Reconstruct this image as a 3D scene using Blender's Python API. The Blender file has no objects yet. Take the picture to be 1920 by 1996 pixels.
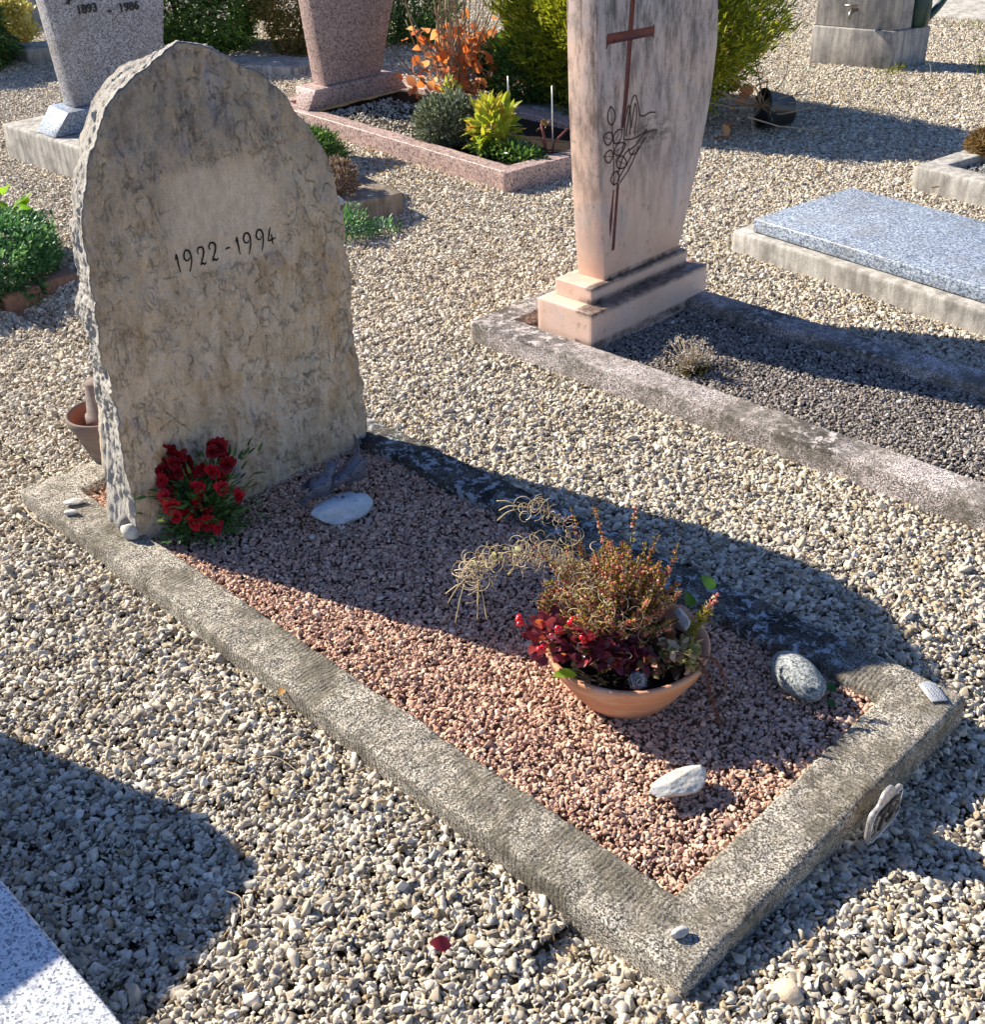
import bpy, bmesh, math, random
import numpy as np
from mathutils import Matrix, Vector, Euler

random.seed(7)
rng = np.random.default_rng(11)
SC = bpy.context.scene
COL = SC.collection

# ------------------------------------------------------------------ camera
A, B, C = math.radians(-43.87), math.radians(31.585), math.radians(-2.232)
CAM = Vector((0.0, 0.0, 1.55))
fwd = Vector((math.cos(A) * math.cos(B), math.sin(A) * math.cos(B), -math.sin(B)))
rgt = Vector((math.sin(A), -math.cos(A), 0.0))
upv = rgt.cross(fwd)
r_ = rgt * math.cos(C) + upv * math.sin(C)
u_ = -rgt * math.sin(C) + upv * math.cos(C)
cam_d = bpy.data.cameras.new('camera')
cam = bpy.data.objects.new('camera', cam_d)
COL.objects.link(cam)
mw = Matrix.Identity(4)
for i in range(3):
    mw[i][0] = r_[i]; mw[i][1] = u_[i]; mw[i][2] = -fwd[i]; mw[i][3] = CAM[i]
cam.matrix_world = mw
cam_d.sensor_fit = 'HORIZONTAL'; cam_d.sensor_width = 36.0
cam_d.lens = 36.0 * 2303.0 / 1920.0
cam_d.clip_start = 0.05; cam_d.clip_end = 500
SC.camera = cam

# ------------------------------------------------------------------ light
SUN = Vector((1.0, 0.298, 0.69)).normalized()
el = math.asin(SUN.z); az = math.atan2(SUN.x, SUN.y)
world = bpy.data.worlds.new("World"); SC.world = world; world.use_nodes = True
wn = world.node_tree; wn.nodes.clear()
sky = wn.nodes.new('ShaderNodeTexSky'); sky.sky_type = 'NISHITA'; sky.sun_disc = False
sky.sun_elevation = el; sky.sun_rotation = az; sky.air_density = 1.0; sky.dust_density = 0.1; sky.ozone_density = 3.5
bg = wn.nodes.new('ShaderNodeBackground'); bg.inputs[1].default_value = 0.078
wo = wn.nodes.new('ShaderNodeOutputWorld')
hs = wn.nodes.new('ShaderNodeHueSaturation'); hs.inputs['Saturation'].default_value = 1.08; hs.inputs['Hue'].default_value = 0.512
wn.links.new(sky.outputs[0], hs.inputs['Color']); wn.links.new(hs.outputs[0], bg.inputs[0]); wn.links.new(bg.outputs[0], wo.inputs[0])
sd = bpy.data.lights.new('sun', 'SUN'); sd.energy = 5.0; sd.angle = math.radians(0.5); sd.color = (1.0, 0.90, 0.755)
so = bpy.data.objects.new('sun', sd); COL.objects.link(so); so.location = (6, 3, 8)
so.rotation_euler = SUN.to_track_quat('Z', 'Y').to_euler()
SC.view_settings.view_transform = 'Standard'; SC.view_settings.look = 'None'
SC.view_settings.exposure = 1.1; SC.view_settings.gamma = 1.0
SC.cycles.max_bounces = 6; SC.cycles.diffuse_bounces = 3; SC.cycles.transparent_max_bounces = 6

# ------------------------------------------------------------------ numpy noise
def _h(i, j, k, s):
    n = (i.astype(np.uint32) * np.uint32(374761393) + j.astype(np.uint32) * np.uint32(668265263)
         + k.astype(np.uint32) * np.uint32(2147483647) + np.uint32(s * 1013904223 & 0xffffffff))
    n = (n ^ (n >> np.uint32(13))) * np.uint32(1274126177)
    n = n ^ (n >> np.uint32(16))
    return (n & np.uint32(0xffffff)).astype(np.float64) / 0xffffff
def vnoise(P, s=0):
    P = np.asarray(P, float); f = np.floor(P); t = P - f; t = t * t * (3 - 2 * t)
    i = f.astype(np.int64); o = 0
    for dx in (0, 1):
        for dy in (0, 1):
            for dz in (0, 1):
                w = (t[:, 0] if dx else 1 - t[:, 0]) * (t[:, 1] if dy else 1 - t[:, 1]) * (t[:, 2] if dz else 1 - t[:, 2])
                o = o + w * _h(i[:, 0] + dx, i[:, 1] + dy, i[:, 2] + dz, s)
    return o * 2 - 1
def fbm(P, sc, octv=4, s=0, gain=.5):
    P = np.asarray(P, float) * sc; a = 1; o = 0
    for k in range(octv):
        o = o + a * vnoise(P + 17.3 * k, s + k); P = P * 2.03; a *= gain
    return o
def ridge(P, sc, octv=3, s=0):
    P = np.asarray(P, float) * sc; a = 1; o = 0
    for k in range(octv):
        o = o + a * (1 - np.abs(vnoise(P + 9.1 * k, s + k)) * 2); P = P * 2.1; a *= .5
    return o

# ------------------------------------------------------------------ objects
def wloc(o):
    v = Vector((0, 0, 0))
    while o is not None:
        v = v + o.location; o = o.parent
    return v
def tag(o, label=None, cat=None, group=None, kind=None):
    if label: o['label'] = label
    if cat: o['category'] = cat
    if group: o['group'] = group
    if kind: o['kind'] = kind
    return o
def thing(name, label, cat, loc=(0, 0, 0), group=None):
    o = bpy.data.objects.new(name, None); COL.objects.link(o)
    o.location = loc; o.empty_display_size = .05
    return tag(o, label, cat, group)
def mesh(name, V, F, mat, parent=None, smooth=False, attrs=None, loc=None, link=True, label=None):
    """V world coordinates (n,3); F list of faces or (m,k) array. One mesh object."""
    V = np.asarray(V, float)
    base = wloc(parent) if parent is not None else Vector((0, 0, 0))
    l = Vector(loc) if loc is not None else Vector((0, 0, 0))
    off = np.array(base + l)
    me = bpy.data.meshes.new(name)
    me.vertices.add(len(V)); me.vertices.foreach_set('co', (V - off).astype(np.float32).ravel())
    if isinstance(F, np.ndarray):
        k = F.shape[1]; n = len(F)
        me.loops.add(n * k); me.loops.foreach_set('vertex_index', F.astype(np.int32).ravel())
        me.polygons.add(n); me.polygons.foreach_set('loop_start', np.arange(0, n * k, k, dtype=np.int32))
    else:
        ls = np.array([len(f) for f in F]); fl = np.concatenate([np.array(f) for f in F])
        me.loops.add(len(fl)); me.loops.foreach_set('vertex_index', fl.astype(np.int32))
        me.polygons.add(len(F)); me.polygons.foreach_set('loop_start', np.concatenate([[0], np.cumsum(ls)[:-1]]).astype(np.int32))
    me.update(calc_edges=True); me.validate()
    if smooth: me.polygons.foreach_set('use_smooth', np.ones(len(me.polygons), bool))
    for an, av in (attrs or {}).items():
        at = me.attributes.new(an, 'FLOAT', 'POINT'); at.data.foreach_set('value', np.asarray(av, np.float32))
    me.materials.append(mat)
    o = bpy.data.objects.new(name, me)
    if link: COL.objects.link(o)
    o.parent = parent; o.location = l
    if label: o['label'] = label
    return o
def cat_meshes(parts):
    Vs, Fs, n = [], [], 0
    for V, F in parts:
        Vs.append(np.asarray(V, float)); Fs += [tuple(int(i) + n for i in f) for f in F]; n += len(V)
    return np.concatenate(Vs), Fs
def bevelled(V, F, w, seg=2):
    bm = bmesh.new(); vs = [bm.verts.new(v) for v in V]
    for f in F: bm.faces.new([vs[i] for i in f])
    bmesh.ops.recalc_face_normals(bm, faces=bm.faces)
    if w > 0: bmesh.ops.bevel(bm, geom=list(bm.edges), offset=w, segments=seg, profile=.5, affect='EDGES')
    bm.verts.index_update()
    return np.array([v.co[:] for v in bm.verts]), [tuple(v.index for v in f.verts) for f in bm.faces]
HEX = [(3, 2, 1, 0), (4, 5, 6, 7), (0, 1, 5, 4), (1, 2, 6, 5), (2, 3, 7, 6), (3, 0, 4, 7)]
def hexa(bot, zb, top, zt, w=.004):
    return bevelled([(x, y, zb) for x, y in bot] + [(x, y, zt) for x, y in top], HEX, w)
def box(x0, x1, y0, y1, z0, z1, w=.004):
    q = [(x0, y0), (x1, y0), (x1, y1), (x0, y1)]
    return hexa(q, z0, q, z1, w)
def lathe(prof, c, n=48, cap=True, rot=None, squash=None):
    V, F = [], []
    for (r, z) in prof:
        for i in range(n):
            a = 2 * math.pi * i / n; V.append((r * math.cos(a), r * math.sin(a), z))
    for k in range(len(prof) - 1):
        for i in range(n):
            j = (i + 1) % n; F.append((k * n + i, k * n + j, (k + 1) * n + j, (k + 1) * n + i))
    if cap:
        F.append(tuple(range(n))[::-1]); F.append(tuple(range((len(prof) - 1) * n, len(prof) * n)))
    V = np.array(V)
    if rot is not None: V = V @ np.array(rot.to_3x3()).T
    return V + np.array(c), F
def tube(pts, rad, n=6):
    P = np.asarray(pts, float); m = len(P)
    rad = np.ones(m) * rad if np.isscalar(rad) else np.asarray(rad, float)
    T = np.gradient(P, axis=0); T /= np.linalg.norm(T, axis=1)[:, None] + 1e-9
    ref = np.array([0, 0, 1.0]) if abs(T[0, 2]) < .9 else np.array([1.0, 0, 0])
    X = np.cross(T[0], ref); X /= np.linalg.norm(X)
    V = np.zeros((m, n, 3))
    for i in range(m):
        X = X - T[i] * (X @ T[i]); X /= np.linalg.norm(X) + 1e-9; Y = np.cross(T[i], X)
        for k in range(n):
            a = 2 * math.pi * k / n; V[i, k] = P[i] + rad[i] * (math.cos(a) * X + math.sin(a) * Y)
    F = [(i * n + k, i * n + (k + 1) % n, (i + 1) * n + (k + 1) % n, (i + 1) * n + k) for i in range(m - 1) for k in range(n)]
    F.append(tuple(range(n))[::-1]); F.append(tuple(range((m - 1) * n, m * n)))
    return V.reshape(-1, 3), F
def smooth_line(pts, n=8):
    P = [np.array(p, float) for p in pts]; P = [2 * P[0] - P[1]] + P + [2 * P[-1] - P[-2]]; o = []
    for i in range(1, len(P) - 2):
        for t in np.linspace(0, 1, n, endpoint=False):
            a, b, c, d = P[i - 1:i + 3]
            o.append(.5 * (2 * b + (c - a) * t + (2 * a - 5 * b + 4 * c - d) * t * t + (3 * b - a - 3 * c + d) * t ** 3))
    o.append(P[-2]); return np.array(o)
def ico(sub):
    bm = bmesh.new(); bmesh.ops.create_icosphere(bm, subdivisions=sub, radius=1.0); bm.verts.index_update()
    V = np.array([v.co[:] for v in bm.verts]); F = np.array([[v.index for v in f.verts] for f in bm.faces]); bm.free()
    return V, F
ICO = {k: ico(k) for k in (1, 2, 3, 4, 5)}
def rand_rot(n, flat=1.0, g=rng):
    """random rotation matrices; flat<1 keeps the short axis near vertical"""
    az = g.uniform(0, 2 * np.pi, n); tx = g.normal(0, .45 * flat, n); ty = g.normal(0, .45 * flat, n)
    def rz(a):
        M = np.zeros((len(a), 3, 3)); c, s = np.cos(a), np.sin(a); M[:, 0, 0] = c; M[:, 0, 1] = -s; M[:, 1, 0] = s; M[:, 1, 1] = c; M[:, 2, 2] = 1; return M
    def rx(a):
        M = np.zeros((len(a), 3, 3)); c, s = np.cos(a), np.sin(a); M[:, 1, 1] = c; M[:, 1, 2] = -s; M[:, 2, 1] = s; M[:, 2, 2] = c; M[:, 0, 0] = 1; return M
    def ry(a):
        M = np.zeros((len(a), 3, 3)); c, s = np.cos(a), np.sin(a); M[:, 0, 0] = c; M[:, 0, 2] = s; M[:, 2, 0] = -s; M[:, 2, 2] = c; M[:, 1, 1] = 1; return M
    return rx(tx) @ ry(ty) @ rz(az)
def hull_template(g, npts=11, bev=.07):
    """an angular stone: convex hull of a few random points, near-flat faces joined, edges knocked off"""
    bm = bmesh.new(); d = g.normal(size=(npts, 3)); d /= np.linalg.norm(d, axis=1)[:, None]
    for p in d * g.uniform(.8, 1.0, (npts, 1)): bm.verts.new(p)
    r = bmesh.ops.convex_hull(bm, input=list(bm.verts))
    bmesh.ops.delete(bm, geom=list({e for e in r['geom_interior'] + r['geom_unused'] if isinstance(e, bmesh.types.BMVert)}), context='VERTS')
    bmesh.ops.dissolve_limit(bm, angle_limit=math.radians(22), verts=list(bm.verts), edges=list(bm.edges))
    if bev > 0: bmesh.ops.bevel(bm, geom=list(bm.edges), offset=bev, segments=1, profile=.5, affect='EDGES', clamp_overlap=True)
    bmesh.ops.triangulate(bm, faces=list(bm.faces)); bm.verts.index_update()
    V = np.array([v.co[:] for v in bm.verts]); F = np.array([[v.index for v in f.verts] for f in bm.faces]); bm.free()
    V = V - V.mean(0); return V / np.abs(V).max(), F
_hg = np.random.default_rng(5)
HULLS = {True: [hull_template(_hg, int(_hg.integers(7, 13)), float(_hg.uniform(.04, .11))) for _ in range(40)],
         False: [hull_template(_hg, int(_hg.integers(8, 13)), 0.0) for _ in range(40)]}
def pebbles(P, size, seed=0, flat=1.0, asp=(.74, .46), fine=True):
    g = np.random.default_rng(seed); n = len(P); sel = g.integers(0, 40, n)
    S = np.stack([size, size * asp[0] * g.uniform(.7, 1.3, n), size * asp[1] * g.uniform(.6, 1.5, n)], 1)
    R = rand_rot(n, flat, g); r1 = g.uniform(0, 1, n); r2 = g.uniform(0, 1, n)
    Vs, Fs, A1, A2, off = [], [], [], [], 0
    for k in range(40):
        T, TF = HULLS[fine][k]; m = np.where(sel == k)[0]
        if len(m) == 0: continue
        V = np.einsum('nij,nvj->nvi', R[m], T[None] * S[m][:, None, :]) + P[m][:, None, :]
        Vs.append(V.reshape(-1, 3)); Fs.append((TF[None] + (np.arange(len(m)) * len(T))[:, None, None]).reshape(-1, 3) + off); off += len(m) * len(T)
        A1.append(np.repeat(r1[m], len(T))); A2.append(np.repeat(r2[m], len(T)))
    return np.concatenate(Vs), np.concatenate(Fs), {'rnd': np.concatenate(A1), 'rnd2': np.concatenate(A2)}
# leaf templates: (t along, s across, h lift)
DIAMOND = (np.array([(0, 0, 0), (.45, .5, .12), (1, 0, 0), (.45, -.5, .12)]), np.array([(0, 1, 2), (0, 2, 3)]))
OVAL = (np.array([(0, 0, 0), (.25, 0, .03), (.55, 0, .04), (.82, 0, .0), (1, 0, -.08),
                  (.12, .22, .04), (.32, .44, .09), (.58, .48, .10), (.82, .3, .03),
                  (.12, -.22, .04), (.32, -.44, .09), (.58, -.48, .10), (.82, -.3, .03)]),
        np.array([(0, 1, 5), (5, 1, 6), (1, 2, 6), (6, 2, 7), (2, 3, 7), (7, 3, 8), (3, 4, 8),
                  (0, 9, 1), (9, 10, 1), (1, 10, 2), (10, 11, 2), (2, 11, 3), (11, 12, 3), (3, 12, 4)]))
LONG = (np.array([(0, 0, 0), (.3, .5, .06), (.7, .38, .02), (1, 0, -.1), (.7, -.38, .02), (.3, -.5, .06), (.5, 0, .0)]),
        np.array([(0, 6, 1), (1, 6, 2), (2, 6, 3), (3, 6, 4), (4, 6, 5), (5, 6, 0)]))
def leaves(tmp, P, D, L, W, g=rng, N=None, lift=1.0):
    T, TF = tmp; n = len(P); D = D / (np.linalg.norm(D, axis=1)[:, None] + 1e-9)
    if N is None: N = g.normal(size=(n, 3)) * .6 + np.array([0, 0, 1.0])
    S = np.cross(D, N); S /= np.linalg.norm(S, axis=1)[:, None] + 1e-9; N = np.cross(S, D)
    L = np.ones(n) * L; W = np.ones(n) * W
    V = (P[:, None] + T[None, :, 0:1] * (L[:, None] * D)[:, None] + T[None, :, 1:2] * (W[:, None] * S)[:, None]
         + T[None, :, 2:3] * (lift * L[:, None] * N)[:, None])
    F = (TF[None] + (np.arange(n) * len(T))[:, None, None]).reshape(-1, 3)
    return V.reshape(-1, 3), F, {'rnd': np.repeat(g.uniform(0, 1, n), len(T))}
def merge_attr(parts):
    Vs, Fs, R, n = [], [], [], 0
    for V, F, a in parts:
        Vs.append(V); Fs.append(F + n); R.append(a['rnd']); n += len(V)
    return np.concatenate(Vs), np.concatenate(Fs), {'rnd': np.concatenate(R)}

# ------------------------------------------------------------------ materials
class Mat:
    def __init__(s, name, coord='Object'):
        s.m = bpy.data.materials.new(name); s.m.use_nodes = True; s.t = s.m.node_tree; s.t.nodes.clear()
        s.out = s.t.nodes.new('ShaderNodeOutputMaterial'); s.tc = s.t.nodes.new('ShaderNodeTexCoord')
        s.co = s.tc.outputs[coord]
    def n(s, typ, ins=None, **props):
        nd = s.t.nodes.new(typ)
        for k, v in props.items(): setattr(nd, k, v)
        for k, v in (ins or {}).items():
            i = nd.inputs[k]
            if isinstance(v, bpy.types.NodeSocket): s.t.links.new(v, i)
            else: i.default_value = v
        return nd
    def map(s, sc=(1, 1, 1), rot=(0, 0, 0), loc=(0, 0, 0), vec=None):
        return s.n('ShaderNodeMapping', {'Vector': vec or s.co, 'Scale': sc, 'Rotation': rot, 'Location': loc}).outputs[0]
    def noise(s, scale, detail=4, rough=.5, vec=None, dist=0.0):
        return s.n('ShaderNodeTexNoise', {'Vector': vec or s.co, 'Scale': scale, 'Detail': detail, 'Roughness': rough, 'Distortion': dist}).outputs['Fac']
    def voro(s, scale, feature='F1', out='Distance', vec=None, rand=1.0):
        return s.n('ShaderNodeTexVoronoi', {'Vector': vec or s.co, 'Scale': scale, 'Randomness': rand}, feature=feature).outputs[out]
    def ramp(s, fac, stops, interp='LINEAR'):
        r = s.n('ShaderNodeValToRGB', {'Fac': fac}); cr = r.color_ramp; cr.interpolation = interp
        while len(cr.elements) < len(stops): cr.elements.new(.5)
        for e, (p, c) in zip(cr.elements, stops):
            e.position = p; e.color = (c, c, c, 1) if isinstance(c, (int, float)) else (*c, 1)
        return r.outputs['Color']
    def mix(s, fac, a, b, mode='MIX'):
        nd = s.n('ShaderNodeMix', None, data_type='RGBA', blend_type=mode)
        for idx, v in ((0, fac), (6, a), (7, b)):
            if isinstance(v, bpy.types.NodeSocket): s.t.links.new(v, nd.inputs[idx])
            else: nd.inputs[idx].default_value = v if idx == 0 else (*v, 1)
        return nd.outputs[2]
    def math(s, op, a, b=0.0, c=0.0):
        nd = s.n('ShaderNodeMath', None, operation=op)
        for i, v in enumerate((a, b, c)):
            if isinstance(v, bpy.types.NodeSocket): s.t.links.new(v, nd.inputs[i])
            else: nd.inputs[i].default_value = v
        return nd.outputs[0]
    def attr(s, name): return s.n('ShaderNodeAttribute', None, attribute_name=name).outputs['Fac']
    def sep(s, vec=None): return s.n('ShaderNodeSeparateXYZ', {0: vec or s.co}).outputs
    def bump(s, h, strength=.5, dist=.002, nrm=None):
        d = {'Height': h, 'Strength': strength, 'Distance': dist}
        if nrm: d['Normal'] = nrm
        return s.n('ShaderNodeBump', d).outputs[0]
    def done(s, color, rough=.8, nrm=None, spec=.3, metal=0.0, transl=0.0, tcol=None, sheen=0):
        d = {'Base Color': color if isinstance(color, bpy.types.NodeSocket) else (*color, 1), 'Roughness': rough, 'Metallic': metal, 'Specular IOR Level': spec}
        if nrm: d['Normal'] = nrm
        p = s.n('ShaderNodeBsdfPrincipled', d); o = p.outputs[0]
        if transl > 0:
            c = tcol if tcol is not None else color
            tr = s.n('ShaderNodeBsdfTranslucent', {'Color': c if isinstance(c, bpy.types.NodeSocket) else (*c, 1)})
            o = s.n('ShaderNodeMixShader', {0: transl, 1: o, 2: tr.outputs[0]}).outputs[0]
        s.t.links.new(o, s.out.inputs[0]); return s.m
def pebble_mat(name, stops, dark=.75):
    m = Mat(name); c = m.ramp(m.attr('rnd'), stops, 'LINEAR')
    c = m.mix(1.0, c, m.ramp(m.attr('rnd2'), [(0, .45), (.3, .82), (1, 1.15)]), 'MULTIPLY')
    nz = m.noise(160, 4, .6)
    c = m.mix(1.0, c, m.ramp(nz, [(.3, dark), (.6, 1.04)]), 'MULTIPLY')
    return m.done(c, .85, m.bump(m.noise(420, 3, .6), .35, .001), .25)
def leaf_mat(name, stops, transl=.3, rough=.45, spec=.4, boost=1.3):
    m = Mat(name); c = m.ramp(m.attr('rnd'), stops)
    t = m.mix(1.0, c, (boost, boost, boost * .7), 'MULTIPLY')
    return m.done(c, rough, None, spec, transl=transl, tcol=t)
def granite(name, stops, scale=420, rough=.35, spots=None, stain=None, bumpy=0):
    m = Mat(name)
    v = m.n('ShaderNodeTexVoronoi', {'Vector': m.co, 'Scale': scale}, feature='F1').outputs['Color']
    f = m.n('ShaderNodeSeparateColor', {0: v}).outputs[0]
    f = m.math('ADD', m.math('MULTIPLY', f, .6), m.math('MULTIPLY', m.noise(scale * .45, 3, .6), .4))
    c = m.ramp(f, stops)
    big = m.noise(3.0, 4, .6); c = m.mix(1.0, c, m.ramp(big, [(.3, .84), (.7, 1.08)]), 'MULTIPLY')
    if stain: c = m.mix(m.ramp(m.noise(7, 6, .65), [(.5, 0.0), (.72, .7)]), c, stain)
    nr = m.bump(m.noise(scale, 2, .5), bumpy, .0015) if bumpy else None
    return m.done(c, rough, nr, .4)
def aggregate(name, base, mask_dir=None, dark=.5, lich=None, ribs=False, warm=(.30, .27, .20)):
    """washed concrete: small light and dark grains, dirt and lichen patches"""
    m = Mat(name)
    v = m.n('ShaderNodeTexVoronoi', {'Vector': m.co, 'Scale': 400.0}, feature='F1').outputs['Color']
    f = m.n('ShaderNodeSeparateColor', {0: v}).outputs[0]
    f2 = m.noise(170, 5, .8)
    f = m.math('ADD', m.math('MULTIPLY', f, .55), m.math('MULTIPLY', f2, .6))
    c = m.ramp(f, [(.26, tuple(x * .12 for x in base)), (.42, tuple(x * .42 for x in base)), (.56, base), (.72, tuple(min(1, x * 2.7) for x in base))])
    c = m.mix(m.ramp(m.noise(5, 9, .78), [(.44, 0.0), (.58, .85)]), c, tuple(x * .40 for x in warm))
    c = m.mix(m.ramp(m.noise(17, 7, .75, vec=m.map(loc=(6, 2, 1))), [(.54, 0.0), (.68, .55)]), c, tuple(min(1, x * 1.9) for x in base))
    h = m.math('ADD', m.noise(210, 4, .7), m.math('MULTIPLY', m.noise(60, 3, .6), .6))
    if ribs:
        rb = m.math('SINE', m.math('ADD', m.math('MULTIPLY', m.attr('rib'), 640.0), m.math('MULTIPLY', m.noise(30, 4, .7), 11.0)))
        msk = m.ramp(m.noise(5, 2, .5), [(.3, .25), (.65, 1.0)])
        rb = m.math('MULTIPLY', rb, m.math('MULTIPLY', msk, m.ramp(m.noise(70, 3, .6), [(.38, .0), (.68, .36)])))
        h = m.math('ADD', h, rb)
        c = m.mix(m.ramp(m.math('MULTIPLY', rb, -1.0), [(.08, 0.0), (.25, .7)]), c, tuple(x * .12 for x in base))
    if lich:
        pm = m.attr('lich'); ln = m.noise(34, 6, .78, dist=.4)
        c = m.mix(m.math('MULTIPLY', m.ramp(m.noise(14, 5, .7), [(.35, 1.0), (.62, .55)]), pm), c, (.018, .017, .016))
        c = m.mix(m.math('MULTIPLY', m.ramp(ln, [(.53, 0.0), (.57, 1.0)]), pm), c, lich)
    return m.done(c, .92, m.bump(h, .65, .004), .15)

STONE_STOPS = [(0, (.50, .435, .33)), (.2, (.64, .57, .45)), (.42, (.74, .675, .555)), (.56, (.46, .38, .27)), (.70, (.80, .735, .60)), (.79, (.28, .23, .17)), (.86, (.54, .41, .24)), (.915, (.13, .11, .09)), (1, (.84, .79, .68))]
M_PALE = pebble_mat('pale_pebbles', STONE_STOPS)
M_RED = pebble_mat('red_gravel', [(0, (.66, .40, .28)), (.25, (.80, .53, .38)), (.45, (.52, .31, .23)), (.62, (.86, .62, .45)), (.82, (.40, .25, .21)), (.93, (.80, .58, .44)), (1, (.84, .70, .58))])
M_DARK = pebble_mat('dark_gravel', [(0, (.34, .30, .26)), (.3, (.22, .19, .165)), (.6, (.46, .41, .36)), (.85, (.15, .12, .10)), (.93, (.52, .49, .45)), (1, (.66, .63, .58))])
M_GREYG = pebble_mat('grey_gravel', [(0, (.3, .3, .28)), (.5, (.4, .4, .38)), (1, (.25, .26, .25))])
def mk_ground():
    m = Mat('ground_gravel')
    v = m.n('ShaderNodeTexVoronoi', {'Vector': m.co, 'Scale': 62.0}, feature='F1')
    f = m.n('ShaderNodeSeparateColor', {0: v.outputs['Color']}).outputs[0]
    c = m.ramp(f, [(0, (.36, .32, .26)), (.5, (.56, .51, .43)), (.8, (.64, .6, .53)), (1, (.3, .26, .2))])
    c = m.mix(m.ramp(v.outputs['Distance'], [(.35, 0.0), (.6, 1.0)]), c, (.05, .04, .03))
    c = m.mix(m.ramp(m.noise(.6, 5, .6), [(.5, 0.0), (.7, .5)]), c, (.16, .17, .07))
    return m.done(c, .95, m.bump(m.math('SUBTRACT', 1.0, v.outputs['Distance']), .8, .01), .15)
M_GROUND = mk_ground()
def mk_soil(name, a, b):
    m = Mat(name); return m.done(m.ramp(m.noise(60, 6, .7), [(.3, a), (.7, b)]), .95, m.bump(m.noise(90, 5, .7), .9, .01), .1)
M_SOIL = mk_soil('dark_soil', (.012, .010, .008), (.05, .04, .03))
M_REDBASE = mk_soil('red_gravel_bed', (.12, .07, .05), (.28, .17, .12))
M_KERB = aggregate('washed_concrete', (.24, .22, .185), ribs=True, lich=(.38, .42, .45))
M_KERB2 = aggregate('lichened_concrete', (.32, .285, .27), lich=(.62, .57, .54))
M_KERB2.name = 'lichened_concrete'
def mk_weathered(name, lo, hi, streak=1.0):
    m = Mat(name); z = m.sep()[2]
    n1 = m.noise(1, 6, .65, vec=m.map((30, 30, 5))); n2 = m.noise(9, 6, .7)
    c = m.mix(m.ramp(n1, [(.38, 0.0), (.62, 1.0)]), hi, lo)
    c = m.mix(m.ramp(n2, [(.48, 0.0), (.7, .75 * streak)]), c, tuple(x * .45 for x in lo))
    c = m.mix(1.0, c, m.ramp(m.noise(220, 4, .7), [(.3, .7), (.65, 1.1)]), 'MULTIPLY')
    return m.done(c, .9, m.bump(m.noise(130, 5, .7), .5, .003), .2)
M_CONC = mk_weathered('weathered_concrete', (.30, .28, .25), (.55, .53, .48))
M_CONC_D = mk_weathered('brown_concrete', (.20, .16, .12), (.38, .32, .25))
M_TAPST = mk_weathered('fountain_stone', (.27, .26, .26), (.50, .47, .42), .8)
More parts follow.
